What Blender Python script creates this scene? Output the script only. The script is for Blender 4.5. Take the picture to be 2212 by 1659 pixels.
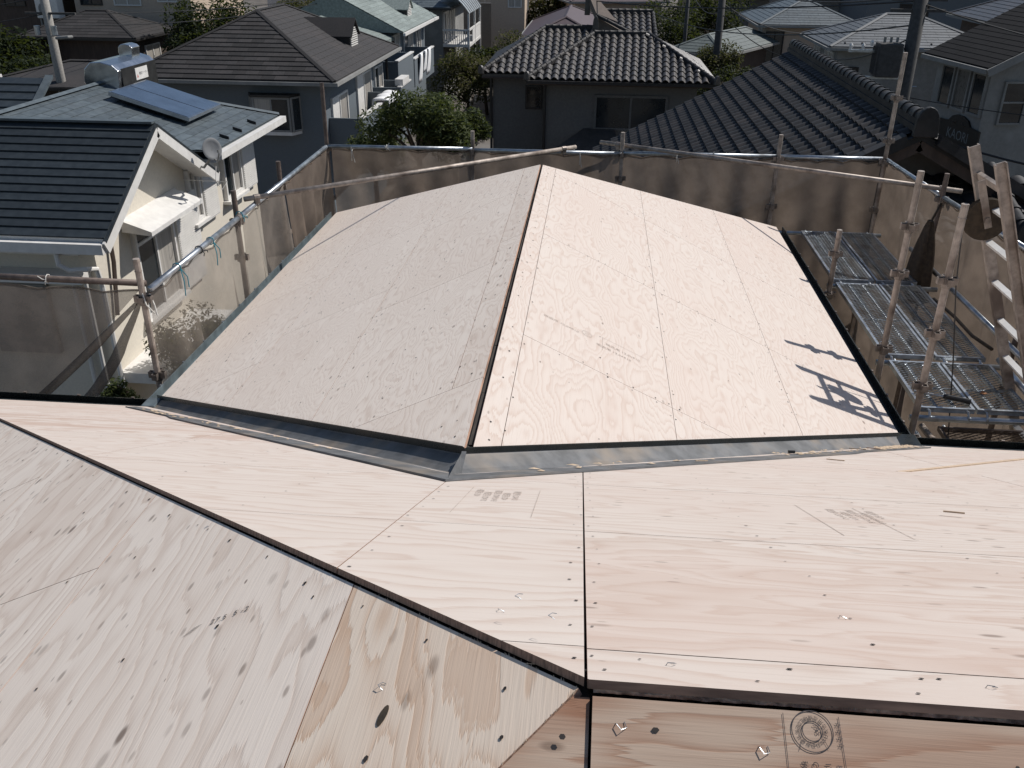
import bpy, math, random, bmesh
from mathutils import Vector as V, Matrix as MX
random.seed(7)
scn = bpy.context.scene
for o in list(bpy.data.objects): bpy.data.objects.remove(o)
col = scn.collection

# ---------------------------------------------------------------- camera, sky, sun, exposure
cam = bpy.data.cameras.new('camera'); cam_o = bpy.data.objects.new('camera', cam); col.objects.link(cam_o)
CAM = V((.4468, -5.6334, 3.1689)); YAW, PITCH, ROLL = -.0857, .4653, .0085
cy, sy, cp, sp = math.cos(YAW), math.sin(YAW), math.cos(PITCH), math.sin(PITCH)
fw = V((sy*cp, cy*cp, -sp)); rt = V((cy, -sy, 0)); up = rt.cross(fw)
cr, sr = math.cos(ROLL), math.sin(ROLL)
rt, up = rt*cr+up*sr, up*cr-rt*sr
cam_o.matrix_world = MX(((rt.x, up.x, -fw.x, CAM.x), (rt.y, up.y, -fw.y, CAM.y), (rt.z, up.z, -fw.z, CAM.z), (0, 0, 0, 1)))
cam.sensor_width = 36; cam.lens = 36*1942/2212; cam.clip_start = .05; cam.clip_end = 1500
scn.camera = cam_o
SUN = V((.575, .36, .735)).normalized()
wd = bpy.data.worlds.new('World'); scn.world = wd; wd.use_nodes = True
nt = wd.node_tree; sky = nt.nodes.new('ShaderNodeTexSky'); sky.sky_type = 'NISHITA'; sky.sun_disc = False
sky.sun_elevation = math.asin(SUN.z); sky.sun_rotation = math.atan2(SUN.x, SUN.y)
sky.air_density = 1.0; sky.dust_density = .6
bg = nt.nodes['Background']; bg.inputs[1].default_value = .08
nt.links.new(sky.outputs[0], bg.inputs[0])
sl = bpy.data.lights.new('sun', 'SUN'); sl.energy = 4.6; sl.angle = math.radians(.5); sl.color = (1, .957, .905)
so = bpy.data.objects.new('sun', sl); col.objects.link(so); so.rotation_euler = (-SUN).to_track_quat('-Z', 'Y').to_euler()
so.location = (20, 15, 30)
scn.view_settings.view_transform = 'Standard'; scn.view_settings.look = 'None'
scn.view_settings.exposure = -.05; scn.view_settings.gamma = 1; scn.view_settings.use_curve_mapping = False

# ---------------------------------------------------------------- helpers
BASE = {}
def tag(o, label=None, cat=None, group=None, kind=None):
    if label: o['label'] = label
    if cat: o['category'] = cat
    if group: o['group'] = group
    if kind: o['kind'] = kind
    return o
def thing(name, label, cat, loc=(0, 0, 0), group=None, yaw=None):
    o = bpy.data.objects.new(name, None); col.objects.link(o); o.location = loc; o.empty_display_size = .2
    if yaw is None: BASE[o] = V(loc)
    else: BASE[o] = V((0, 0, 0)); o.rotation_euler = (0, 0, yaw)
    return tag(o, label, cat, group)
def place(o, parent):
    if parent is not None:
        o.parent = parent
        BASE[o] = BASE[parent]
    return o
class MB:
    def __init__(s): s.v = []; s.f = []; s.m = []; s.mi = 0
    def add(s, vs, fs):
        b = len(s.v); s.v += [V(q) for q in vs]; s.f += [tuple(b+i for i in f) for f in fs]; s.m += [s.mi]*len(fs); return s
    def quad(s, *p): return s.add(p, [tuple(range(len(p)))])
    def box(s, a, b):
        x0, y0, z0 = a; x1, y1, z1 = b
        return s.add([(x0,y0,z0),(x1,y0,z0),(x1,y1,z0),(x0,y1,z0),(x0,y0,z1),(x1,y0,z1),(x1,y1,z1),(x0,y1,z1)],
                     [(3,2,1,0),(4,5,6,7),(0,1,5,4),(1,2,6,5),(2,3,7,6),(3,0,4,7)])
    def obox(s, c, ax, ay, az, sx, sy_, sz):
        c = V(c); ax = V(ax).normalized()*sx/2; ay = V(ay).normalized()*sy_/2; az = V(az).normalized()*sz/2
        p = [c+ax*i+ay*j+az*k for k in (-1, 1) for i, j in ((-1,-1),(1,-1),(1,1),(-1,1))]
        return s.add(p, [(3,2,1,0),(4,5,6,7),(0,1,5,4),(1,2,6,5),(2,3,7,6),(3,0,4,7)])
    def prism(s, poly, off):
        n = len(poly); off = V(off); p = [V(q) for q in poly]; q = [a+off for a in p]
        return s.add(p+q, [tuple(range(n-1, -1, -1)), tuple(range(n, 2*n))]+[(i, (i+1) % n, n+(i+1) % n, n+i) for i in range(n)])
    def tube(s, p, q, r, n=10, r2=None, cap=True):
        p = V(p); q = V(q); d = (q-p).normalized(); a = d.orthogonal().normalized(); b = d.cross(a); r2 = r if r2 is None else r2
        vs = []
        for c, rr in ((p, r), (q, r2)):
            for i in range(n):
                t = 2*math.pi*i/n; vs.append(c+a*math.cos(t)*rr+b*math.sin(t)*rr)
        fs = [(i, (i+1) % n, n+(i+1) % n, n+i) for i in range(n)]
        if cap: fs += [tuple(range(n-1, -1, -1)), tuple(range(n, 2*n))]
        return s.add(vs, fs)
    def path(s, pts, r, n=6):
        pts = [V(p) for p in pts]; vs = []; fs = []; a = None
        for i, p in enumerate(pts):
            d = (pts[min(i+1, len(pts)-1)]-pts[max(i-1, 0)]).normalized()
            if a is None: a = d.orthogonal().normalized()
            a = (a-d*a.dot(d)).normalized(); b = d.cross(a); rr = r[i] if isinstance(r, (list, tuple)) else r
            for k in range(n):
                t = 2*math.pi*k/n; vs.append(p+a*math.cos(t)*rr+b*math.sin(t)*rr)
        for i in range(len(pts)-1):
            for k in range(n): fs.append((i*n+k, i*n+(k+1) % n, (i+1)*n+(k+1) % n, (i+1)*n+k))
        fs += [tuple(range(n-1, -1, -1)), tuple(range((len(pts)-1)*n, len(pts)*n))]
        return s.add(vs, fs)
    def grid(s, fn, nu, nv):
        vs = [fn(i/nu, j/nv) for j in range(nv+1) for i in range(nu+1)]
        return s.add(vs, [(j*(nu+1)+i, j*(nu+1)+i+1, (j+1)*(nu+1)+i+1, (j+1)*(nu+1)+i) for j in range(nv) for i in range(nu)])
    def mesh(s, name, mats, smooth=False, off=V((0, 0, 0))):
        me = bpy.data.meshes.new(name); me.from_pydata([tuple(v-off) for v in s.v], [], s.f)
        for m in (mats if isinstance(mats, (list, tuple)) else [mats]): me.materials.append(m)
        me.polygons.foreach_set('material_index', s.m)
        if smooth: me.polygons.foreach_set('use_smooth', [True]*len(s.f))
        me.update(); return me
    def build(s, name, mats, parent=None, smooth=False, bevel=0):
        off = BASE.get(parent, V((0, 0, 0))) if parent is not None else V((0, 0, 0))
        o = bpy.data.objects.new(name, s.mesh(name, mats, smooth, off)); col.objects.link(o); place(o, parent)
        if bevel:
            b = o.modifiers.new('b', 'BEVEL'); b.width = bevel; b.segments = 2; b.limit_method = 'ANGLE'
        return o
def lone(mb, name, mats, label, cat, group=None, smooth=False, kind=None, bevel=0):
    """a thing that is one mesh; origin at its lowest centre"""
    lo = V((sum(v.x for v in mb.v)/len(mb.v), sum(v.y for v in mb.v)/len(mb.v), min(v.z for v in mb.v)))
    o = bpy.data.objects.new(name, mb.mesh(name, mats, smooth, lo)); col.objects.link(o); o.location = lo
    if bevel:
        b = o.modifiers.new('b', 'BEVEL'); b.width = bevel; b.segments = 2; b.limit_method = 'ANGLE'
    return tag(o, label, cat, group, kind)
def inst(me, name, mat4, parent):
    """an object of mesh me standing at mat4 (root-space for local roots, world otherwise)"""
    o = bpy.data.objects.new(name, me); col.objects.link(o); o.parent = parent
    o.matrix_basis = MX.Translation(-BASE[parent]) @ mat4; BASE[o] = V((0, 0, 0))
    return o
def frame(o, x, y):
    x = V(x).normalized(); z = x.cross(V(y)).normalized(); y = z.cross(x); o = V(o)
    return MX(((x.x, y.x, z.x, o.x), (x.y, y.y, z.y, o.y), (x.z, y.z, z.z, o.z), (0, 0, 0, 1)))
def clip(poly, cl):
    """Sutherland-Hodgman: 2d poly against convex ccw cl"""
    out = poly
    for i in range(len(cl)):
        a, b = cl[i], cl[(i+1) % len(cl)]; inp = out; out = []
        ins = lambda p: (b[0]-a[0])*(p[1]-a[1])-(b[1]-a[1])*(p[0]-a[0]) >= -1e-9
        for k in range(len(inp)):
            p, q = inp[k-1], inp[k]; ip, iq = ins(p), ins(q)
            if ip != iq:
                d1 = (b[0]-a[0])*(p[1]-a[1])-(b[1]-a[1])*(p[0]-a[0]); d2 = (b[0]-a[0])*(q[1]-a[1])-(b[1]-a[1])*(q[0]-a[0])
                t = d1/(d1-d2); out.append((p[0]+(q[0]-p[0])*t, p[1]+(q[1]-p[1])*t))
            if iq: out.append(q)
        if not out: return []
    return out
def area(p): return .5*sum(p[i-1][0]*p[i][1]-p[i][0]*p[i-1][1] for i in range(len(p)))

# ---------------------------------------------------------------- materials
class NT:
    def __init__(s, name):
        s.m = bpy.data.materials.new(name); s.m.use_nodes = True; s.t = s.m.node_tree; s.b = s.t.nodes['Principled BSDF']; s.out = s.t.nodes['Material Output']
    def n(s, ty, props=None, **ins):
        nd = s.t.nodes.new(ty)
        for k, v in (props or {}).items(): setattr(nd, k, v)
        for k, v in ins.items():
            k = int(k[1:]) if k[0] == '_' and k[1:].isdigit() else k
            s.set(nd, k, v)
        return nd
    def set(s, nd, k, v):
        i = nd.inputs[k]
        if isinstance(v, bpy.types.NodeSocket): s.t.links.new(v, i)
        elif isinstance(v, bpy.types.Node): s.t.links.new(v.outputs[0], i)
        else: i.default_value = v
    def math(s, op, a, b=0., c=0.):
        return s.n('ShaderNodeMath', {'operation': op}, _0=a, _1=b, _2=c).outputs[0]
    def mix(s, f, a, b, bt='MIX'):
        nd = s.n('ShaderNodeMix', {'data_type': 'RGBA', 'blend_type': bt})
        s.set(nd, 0, f); s.set(nd, 6, a); s.set(nd, 7, b); return nd.outputs[2]
    def noise(s, vec, scale=1., detail=3., rough=.5, dist=0.):
        nd = s.n('ShaderNodeTexNoise'); s.set(nd, 'Vector', vec); s.set(nd, 'Scale', scale); s.set(nd, 'Detail', detail); s.set(nd, 'Roughness', rough); s.set(nd, 'Distortion', dist)
        return nd.outputs[0]
    def ramp(s, f, a, b):
        nd = s.n('ShaderNodeMapRange', {'interpolation_type': 'SMOOTHSTEP'}, _0=f, _1=a, _2=b); return nd.outputs[0]
    def bump(s, h, dist=.002, strength=.5):
        nd = s.n('ShaderNodeBump'); s.set(nd, 'Height', h); s.set(nd, 'Distance', dist); s.set(nd, 'Strength', strength)
        s.t.links.new(nd.outputs[0], s.b.inputs['Normal'])
def c4(c): return (c[0], c[1], c[2], 1)
def mat(name, c, rough=.6, metal=0, var=.18, scale=6, stretch=(1, 1, 1), c2=None, amt=.5, bump=0, rnd=.0, spec=.5, s2=1.3, vec='Object'):
    """base colour with soft grime; c2 = a second colour in blotches; rnd = shade by object"""
    m = NT(name); tc = m.n('ShaderNodeTexCoord').outputs[vec]
    mp = m.n('ShaderNodeMapping'); m.set(mp, 'Vector', tc); m.set(mp, 'Scale', stretch)
    oi = m.n('ShaderNodeObjectInfo').outputs['Random']
    v = m.n('ShaderNodeVectorMath', {'operation': 'ADD'}, _0=mp.outputs[0]); m.set(v, 1, m.n('ShaderNodeCombineXYZ', X=m.math('MULTIPLY', oi, 31.), Y=m.math('MULTIPLY', oi, 17.)).outputs[0])
    n1 = m.noise(v.outputs[0], scale, 5, .6)
    n2 = m.noise(v.outputs[0], s2, 3, .55)
    colr = m.mix(m.ramp(n1, .25, .75), c4([q*(1-var) for q in c]), c4([min(1, q*(1+var)) for q in c]))
    if c2: colr = m.mix(m.math('MULTIPLY', m.ramp(n2, .45, .72), amt), colr, c4(c2))
    if rnd:
        hv = m.n('ShaderNodeHueSaturation'); m.set(hv, 'Color', colr); m.set(hv, 'Value', m.math('ADD', m.math('MULTIPLY', oi, 2*rnd), 1-rnd)); colr = hv.outputs[0]
    m.set(m.b, 'Base Color', colr); m.set(m.b, 'Metallic', metal)
    m.set(m.b, 'Roughness', m.math('ADD', m.math('MULTIPLY', m.math('SUBTRACT', n1, .5), .25), rough))
    m.set(m.b, 'Specular IOR Level', spec)
    if bump: m.bump(n1, bump, .6)
    return m.m
def ply(name, c0, c1, c2, knot=(.10, .055, .035)):
    """rotary-cut softwood veneer: contour figure, fibre, knots. Object props ring / tone / knots steer each sheet."""
    m = NT(name); tc = m.n('ShaderNodeTexCoord').outputs['Object']; se = m.n('ShaderNodeSeparateXYZ', _0=tc); x, y = se.outputs[0], se.outputs[1]
    sd = m.math('MULTIPLY', m.n('ShaderNodeObjectInfo').outputs['Random'], 60.)
    at = lambda nm: m.n('ShaderNodeAttribute', {'attribute_type': 'OBJECT', 'attribute_name': nm}).outputs['Fac']
    ring, tone, knots = at('ring'), at('tone'), at('knots')
    def vec(ax, ay, z=0.): return m.n('ShaderNodeCombineXYZ', X=m.math('ADD', m.math('MULTIPLY', x, ax), sd), Y=m.math('MULTIPLY_ADD', y, ay, sd), Z=m.math('ADD', sd, z)).outputs[0]
    jg = m.math('MULTIPLY', m.math('SUBTRACT', m.noise(vec(1.2, 170., 7.), 1, 2, .7), .5), .10)
    xj = m.math('ADD', x, jg)
    n1 = m.noise(m.n('ShaderNodeCombineXYZ', X=m.math('MULTIPLY_ADD', xj, .9, sd), Y=m.math('MULTIPLY_ADD', y, 2.6, sd), Z=sd).outputs[0], 1, 3., .5)
    n3 = m.noise(vec(3., 30., 5.), 1, 3, .6)
    fld = m.math('ADD', m.math('MULTIPLY', y, 11.), m.math('MULTIPLY', n1, m.math('MULTIPLY_ADD', ring, 26., 8.)))
    fld = m.math('MULTIPLY_ADD', n3, .35, fld)
    fr = m.math('FRACT', fld); band = m.math('MULTIPLY', m.math('POWER', fr, 3.2), m.ramp(fr, 1.0, .9))
    n2 = m.noise(vec(.5, 1.6, 11.), 1, 2, .5)
    wide = m.ramp(m.math('FRACT', m.math('MULTIPLY_ADD', n3, .12, m.math('MULTIPLY', fld, .31))), .38, .72)
    fib = m.noise(vec(5., 190., 3.), 1, 3, .65)
    colr = m.mix(m.math('MULTIPLY', band, m.math('MULTIPLY_ADD', tone, .4, .6)), c4(c0), c4(c1))
    colr = m.mix(m.math('MULTIPLY', wide, m.math('MULTIPLY_ADD', m.math('MULTIPLY', tone, tone), .9, .03)), colr, c4(c1))
    colr = m.mix(m.math('MULTIPLY', m.ramp(n2, .4, .75), m.math('MULTIPLY_ADD', tone, .5, .14)), colr, c4(c2))
    colr = m.mix(m.math('MULTIPLY', m.ramp(fib, .52, .74), .17), colr, c4([q*.62 for q in c1]))
    # knots: ellipses along the grain, only in some cells
    for k, (ax, ay, r0, dens, st) in enumerate(((3.6, 8.5, .085, .5, .8), (6.5, 17., .14, .62, .58), (5., 11., .13, .35, .36))):
        vo = m.n('ShaderNodeTexVoronoi', {'voronoi_dimensions': '2D'}); m.set(vo, 'Vector', vec(ax, ay, k*3.)); m.set(vo, 'Scale', 1.)
        cr_ = m.n('ShaderNodeSeparateColor', _0=vo.outputs['Color'])
        rad = m.math('MULTIPLY_ADD', cr_.outputs[1], r0, .03)
        gate = m.ramp(cr_.outputs[0], m.math('MULTIPLY', knots, dens), m.math('MULTIPLY_ADD', knots, dens, -.06))
        core = m.math('MULTIPLY', m.ramp(vo.outputs['Distance'], rad, m.math('MULTIPLY', rad, .35)), gate)
        colr = m.mix(m.math('MULTIPLY', core, m.math('MULTIPLY_ADD', cr_.outputs[2], .45*st, st*.5)), colr, c4(knot))
    m.set(m.b, 'Base Color', colr); m.set(m.b, 'Roughness', .72); m.set(m.b, 'Specular IOR Level', .25)
    m.bump(m.math('ADD', m.math('MULTIPLY', band, -.5), fib), .0012, .5)
    return m.m
M = {}
M['ply'] = ply('plywood_face', (.605, .536, .482), (.455, .333, .268), (.555, .43, .37))
M['ply_w_lit'] = ply('plywood_face_whitish_lit', (.87, .77, .675), (.59, .455, .365), (.70, .57, .475))  # whitish veneer, with extra light painted in for the weakly sunlit left slopes
M['ply_o'] = ply('plywood_face_orange_figure', (.80, .675, .555), (.60, .405, .275), (.67, .48, .35))
M['ply_red'] = ply('plywood_face_reddish', (.46, .35, .27), (.30, .155, .095), (.36, .2, .13))
M['ply_edge'] = mat('plywood_edge', (.33, .20, .14), .85, scale=40, stretch=(.15, 6, 1), var=.5)
M['ply_edge_l'] = mat('plywood_edge_light', (.5, .38, .27), .8, scale=40, stretch=(.15, 6, 1), var=.25)
M['deck'] = mat('old_underlay', (.035, .032, .03), .9, scale=20, var=.4, c2=(.14, .13, .12), amt=.6, bump=.004, s2=9)
M['flash'] = mat('galvanised_flashing', (.125, .128, .132), .62, .15, var=.35, scale=9, c2=(.27, .22, .17), amt=.75, s2=3.2, bump=.002)
M['dust'] = mat('sawdust', (.52, .40, .28), .95, scale=60, var=.3)
M['gut_d'] = mat('dark_gutter_vinyl', (.012, .016, .016), .28, var=.3, scale=12)
M['gut_l'] = mat('grey_gutter_metal', (.22, .27, .29), .38, .5, var=.3, scale=10, c2=(.12, .13, .13), s2=4)
M['galv'] = mat('galvanised_tube', (.42, .45, .48), .36, .85, var=.22, scale=14, c2=(.2, .19, .18), amt=.6, s2=5)
M['rust'] = mat('weathered_tube', (.37, .315, .27), .55, .3, var=.3, scale=18, c2=(.12, .085, .065), amt=.85, s2=4)
M['rust_d'] = mat('rusty_dark_tube', (.13, .10, .085), .6, .3, var=.35, scale=16, c2=(.06, .045, .04), s2=6)
M['clamp'] = mat('clamp_steel', (.24, .205, .18), .5, .6, var=.3, scale=20, c2=(.07, .06, .055), s2=9)
M['white'] = mat('white_paint', (.68, .665, .635), .5, var=.08, scale=8, c2=(.6, .57, .52), amt=.25)
M['cream'] = mat('cream_render', (.64, .59, .50), .85, var=.06, scale=30, c2=(.6, .54, .44), amt=.3, bump=.002)
M['slate_d'] = mat('dark_metal_roofing', (.030, .038, .044), .5, .2, var=.2, scale=8, rnd=.12)
M['slate_k'] = mat('black_slate', (.009, .009, .010), .85, var=.2, scale=8, rnd=.15, spec=.15)
M['mortar'] = mat('ridge_mortar', (.36, .30, .245), .95, var=.5, scale=90, c2=(.16, .125, .1), amt=.8, s2=25, bump=.004)
M['slate_b'] = mat('blue_grey_slate', (.08, .10, .112), .55, var=.25, scale=7, rnd=.14, c2=(.07, .08, .085))
M['shingle'] = mat('brown_black_shingle', (.026, .0245, .025), .9, var=.4, scale=26, rnd=.35, c2=(.042, .036, .035), bump=.003)
M['shingle_g'] = mat('green_grey_shingle', (.20, .235, .222), .8, var=.25, scale=14, rnd=.16)
M['kawara'] = mat('smoked_clay_tile', (.055, .050, .046), .40, .0, var=.35, scale=9, rnd=.25, c2=(.09, .075, .065), amt=.6, spec=.6, s2=2.5)
M['kawara_b'] = mat('dark_blue_clay_tile', (.023, .023, .024), .6, .0, var=.3, scale=9, rnd=.25, spec=.3, c2=(.07, .06, .055), s2=2.2)
M['bluewall'] = mat('blue_grey_siding', (.12, .142, .16), .8, var=.1, scale=10, stretch=(1, 1, 9))
M['greywall'] = mat('grey_render', (.14, .137, .13), .9, var=.12, scale=12, c2=(.13, .125, .12), bump=.003)
M['palewall'] = mat('pale_render', (.22, .22, .21), .9, var=.1, scale=12, c2=(.34, .34, .33), bump=.003)
M['brownwall'] = mat('brown_timber', (.07, .05, .04), .8, var=.3, scale=10, stretch=(1, 1, .2))
M['slate_p'] = mat('pale_grey_slate', (.095, .105, .115), .6, var=.25, scale=9, rnd=.14)
M['roof_p'] = mat('purple_brown_roofing', (.085, .06, .066), .6, var=.2, scale=7)
M['roof_g'] = mat('grey_green_roofing', (.10, .12, .115), .65, var=.25, scale=8, rnd=.1)
M['beige'] = mat('beige_render', (.50, .40, .31), .9, var=.1, scale=14)
M['frame_d'] = mat('dark_window_frame', (.03, .028, .027), .45, .3, var=.15)
M['glass'] = mat('window_glass', (.022, .027, .030), .07, 0, var=.3, scale=2, spec=.8)
M['curtain'] = mat('curtained_glass', (.34, .32, .29), .35, var=.25, scale=2.5, stretch=(9, 9, .2), spec=.7)
M['curtain_d'] = mat('dim_lace_curtain', (.10, .10, .095), .3, var=.5, scale=5, stretch=(9, 9, 1.5), spec=.7)
M['sign_txt'] = mat('sign_lettering', (.16, .18, .19), .6)
M['solar'] = mat('solar_collector_glass', (.055, .080, .125), .12, 0, var=.2, scale=3, spec=.9)
M['steel'] = mat('brushed_stainless', (.50, .52, .55), .22, .95, var=.12, scale=5)
M['black'] = mat('black_plastic', (.012, .012, .013), .5, var=.3)
M['ink'] = mat('stamp_ink', (.055, .05, .055), .9, var=.5, scale=60)
M['ink_f'] = mat('faded_stamp_ink', (.42, .355, .31), .9, var=.4, scale=80)
M['nail'] = mat('nail_hole', (.028, .022, .02), .8, var=.3)
M['rope_w'] = mat('white_string', (.62, .6, .55), .9)
M['rope_b'] = mat('blue_string', (.03, .20, .26), .85)
M['wire'] = mat('cable_black', (.02, .02, .021), .6)
M['concrete'] = mat('pole_concrete', (.30, .285, .26), .9, var=.2, scale=18)
M['concrete_d'] = mat('dark_pole', (.06, .058, .056), .85, var=.3, scale=12)
M['cloth_w'] = mat('white_bedding', (.80, .80, .80), .9, var=.05)
M['sack'] = mat('brown_sacking', (.055, .040, .026), .95, var=.4, scale=22, bump=.004)
M['bark'] = mat('bark', (.07, .052, .04), .95, var=.4, scale=18, bump=.01)
def leafmat(name, a, b):
    m = NT(name); g = m.n('ShaderNodeNewGeometry'); r = g.outputs['Random Per Island']
    colr = m.mix(r, c4(a), c4(b)); m.set(m.b, 'Base Color', colr); m.set(m.b, 'Roughness', .7); m.set(m.b, 'Specular IOR Level', .2)
    tr = m.n('ShaderNodeBsdfTranslucent'); m.set(tr, 'Color', m.mix(.5, colr, (.16, .2, .03, 1)))
    mx = m.n('ShaderNodeMixShader', _0=.28); m.t.links.new(m.b.outputs[0], mx.inputs[1]); m.t.links.new(tr.outputs[0], mx.inputs[2]); m.t.links.new(mx.outputs[0], m.out.inputs[0])
    return m.m
M['leaf'] = leafmat('leaf_green', (.018, .034, .012), (.10, .115, .045))  # lighter end of the random leaf tone stands in for sunlit tips
M['leaf_d'] = leafmat('leaf_dark', (.010, .018, .008), (.032, .042, .018))
M['leaf_o'] = leafmat('leaf_olive', (.025, .030, .012), (.11, .095, .045))
def netmat(name, c, op):
    m = NT(name); tc = m.n('ShaderNodeTexCoord').outputs['Object']
    n1 = m.noise(tc, 3., 4, .6); n2 = m.noise(tc, 260., 1, .5)
    colr = m.mix(m.ramp(n1, .3, .7), c4([q*.8 for q in c]), c4([q*1.2 for q in c])); m.set(m.b, 'Base Color', colr); m.set(m.b, 'Roughness', .9); m.set(m.b, 'Specular IOR Level', .1)
    tl = m.n('ShaderNodeBsdfTranslucent'); m.set(tl, 'Color', colr); tp = m.n('ShaderNodeBsdfTransparent')
    a = m.n('ShaderNodeMixShader', _0=.45); m.t.links.new(m.b.outputs[0], a.inputs[1]); m.t.links.new(tl.outputs[0], a.inputs[2])
    f = m.math('ADD', m.math('MULTIPLY', m.math('SUBTRACT', n2, .5), .25), op)
    b = m.n('ShaderNodeMixShader', _0=f); m.t.links.new(tp.outputs[0], b.inputs[1]); m.t.links.new(a.outputs[0], b.inputs[2]); m.t.links.new(b.outputs[0], m.out.inputs[0])
    return m.m
M['net'] = netmat('brown_mesh_sheet', (.225, .178, .142), .80)
M['net_l'] = netmat('thin_mesh_sheet', (.29, .25, .212), .62)
M['net_f'] = netmat('front_mesh_sheet', (.20, .17, .145), .66)
M['poly'] = mat('polycarbonate', (.42, .46, .49), .15, 0, var=.15, spec=.8)
# ---------------------------------------------------------------- ground
mb = MB(); mb.grid(lambda a, b: V((-220+440*a, -160+460*b, -6.0+.10*math.sin(a*40)*math.sin(b*37))), 60, 60)
gm = mat('ground_soil', (.10, .085, .07), .95, var=.4, scale=.9, c2=(.20, .19, .18), amt=.8, s2=.12, bump=.02)
lone(mb, 'ground', gm, 'dark soil and paving far below between the houses', 'ground', kind='structure')
# ---------------------------------------------------------------- the house we stand on: bare plywood roof
S_ = .4854; K = math.hypot(1, S_); W = 2.75; HW = W*S_; MR = 4.767; HM = MR*S_; XH = .475
house = thing('house', 'house in the foreground with bare new plywood roof decking between scaffolds', 'house', (0, 0, -6))
mb = MB()
mb.box((-2.3, -3, -6), (2.3, 4.75, -.25)); mb.box((-3.85, -9.1, -5.99), (6.2, -.45, -.27))
mb.build('wall', M['cream'], house)
DZ = V((0, 0, -.034))
mb = MB()
def deckpoly(*p): mb.prism([V(q)+DZ for q in p], V((0, 0, -.12)))
deckpoly((0, -2.72, HW), (2.68, -.07, .035), (2.68, 5.1, .035), (0, 2.36, HW))
deckpoly((0, 2.36, HW), (-2.68, 5.1, .035), (-2.68, -.07, .035), (0, -2.72, HW))
deckpoly((0, 2.36, HW), (2.68, 5.1, .035), (-2.68, 5.1, .035))
deckpoly((-4.2, -.06, .03), (2.6, -.06, .03), (3.76, -.06, .03), (1.94, -1.88, .905), (5.6, -1.88, .905), (5.6, -MR, HM), (XH, -MR, HM))
deckpoly((XH, -MR, HM), (-4.2, -MR-4.7, .03), (-4.2, -.06, .03))
deckpoly((XH, -MR, HM-.02), (5.6, -MR, HM-.02), (5.6, -9.4, .03), (-4.2, -9.4, .03))
deckpoly((1.94, -1.88, .895), (3.76, -.06, .02), (5.6, -.06, .02), (5.6, -1.875, .895))
mb.build('roof_underlay', M['deck'], house)
class Slope:
    def __init__(s, o, u, v, lower=0):
        s.o, s.u, s.v = V(o), V(u).normalized(), V(v).normalized(); s.n = s.u.cross(s.v)
        s.sg = 1 if s.n.z > 0 else -1; s.n *= s.sg; s.o = s.o-s.n*lower
    def p(s, a, b, h=0): return s.o+s.u*a+s.v*b+s.n*h
WR = Slope((0, 0, HW), (0, 1, 0), (1, 0, -S_)); WL = Slope((0, 0, HW), (0, 1, 0), (-1, 0, -S_))
MN = Slope((0, 0, 0), (1, 0, 0), (0, -1, S_)); HL = Slope((XH, 0, HM), (0, 1, 0), (-1, 0, -S_), .009)
NR = Slope((0, -MR, HM), (1, 0, 0), (0, -1, -S_), .009); PX = Slope((1.94, 0, .91), (0, 1, 0), (1, 0, -S_), .024)
def sheet(S, rect, clips, ring=.3, tone=.2, knots=.3, gap=.0013, m='ply', e='ply_edge', lift=0., th=.012, name='plywood_sheet', parent=None):
    a0, a1, b0, b1 = rect; poly = [(a0+gap, b0+gap), (a1-gap, b0+gap), (a1-gap, b1-gap), (a0+gap, b1-gap)]
    for c in clips:
        if area(c) < 0: c = c[::-1]
        poly = clip(poly, c)
        if len(poly) < 3: return None
    if abs(area(poly)) < .004: return None
    ca = sum(p[0] for p in poly)/len(poly); cb = sum(p[1] for p in poly)/len(poly)
    loc = [(p[0]-ca, (p[1]-cb)*S.sg) for p in poly]
    if area(loc) < 0: loc = loc[::-1]
    mb = MB(); n = len(loc); mb.add([(x, y, 0) for x, y in loc], [tuple(range(n))]); mb.mi = 1
    mb.add([(x, y, 0) for x, y in loc]+[(x, y, -th) for x, y in loc], [(n+i, n+(i+1) % n, (i+1) % n, i) for i in range(n)]+[tuple(range(2*n-1, n-1, -1))])
    o = inst(mb.mesh(name, [M[m], M[e]]), name, frame(S.p(ca, cb, lift), S.u, S.v*S.sg), parent or house)
    o['ring'] = ring; o['tone'] = tone; o['knots'] = knots
    return o
R = random.Random(3)
BIG = 30
# right slope of the wing
cR = [(-(W-.028)+.165, .028*K), (-.05+.165, 2.70*K), (2.36+1.029*2.70, 2.70*K), (2.36+.018*1.029, .018*K)]
sheet(WR, (-3, 1.2, .0, .145), [cR], .8, .25, .6); sheet(WR, (1.2, 6, .0, .145), [cR], .8, .25, .5)
rows = [.145, 1.05, 2.0, 3.02]; ys = [-4, -1.28, .52, 2.32, 4.1, 6]
for i in range(3):
    for j in range(5):
        jj = R.uniform(-.02, .02)
        sheet(WR, (ys[j], ys[j+1], rows[i], rows[i+1]), [cR], R.uniform(.3, .75), R.uniform(.04, .25), R.uniform(.05, .3) if i else .12)
# left slope of the wing
cL = [(-(W-.005)+.165, .005*K), (-.05+.165, 2.70*K), (2.36+1.029*2.70, 2.70*K), (2.36, .005*K)]
sheet(WL, (-1.93, .3, .0, .17), [cL], .9, .3, .6, m='ply_w_lit'); sheet(WL, (.3, 6, .0, .17), [cL], .9, .25, .5, m='ply_w_lit')
for i, (b0, b1) in enumerate(((.17, 1.06), (1.06, 2.0), (2.0, 3.02))):
    for j in range(5):
        y0, y1 = ([-4, -1.93, -.1, 1.72, 3.5, 6] if i % 2 == 0 else [-4, -1.93, .35, 2.15, 3.95, 6])[j:j+2]
        sheet(WL, (y0, y1, 0 if (j == 0 and i == 0) else b0, b1), [cL], R.uniform(.6, 1.2), R.uniform(.03, .15), R.uniform(.18, .42), m='ply_w_lit')
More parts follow.
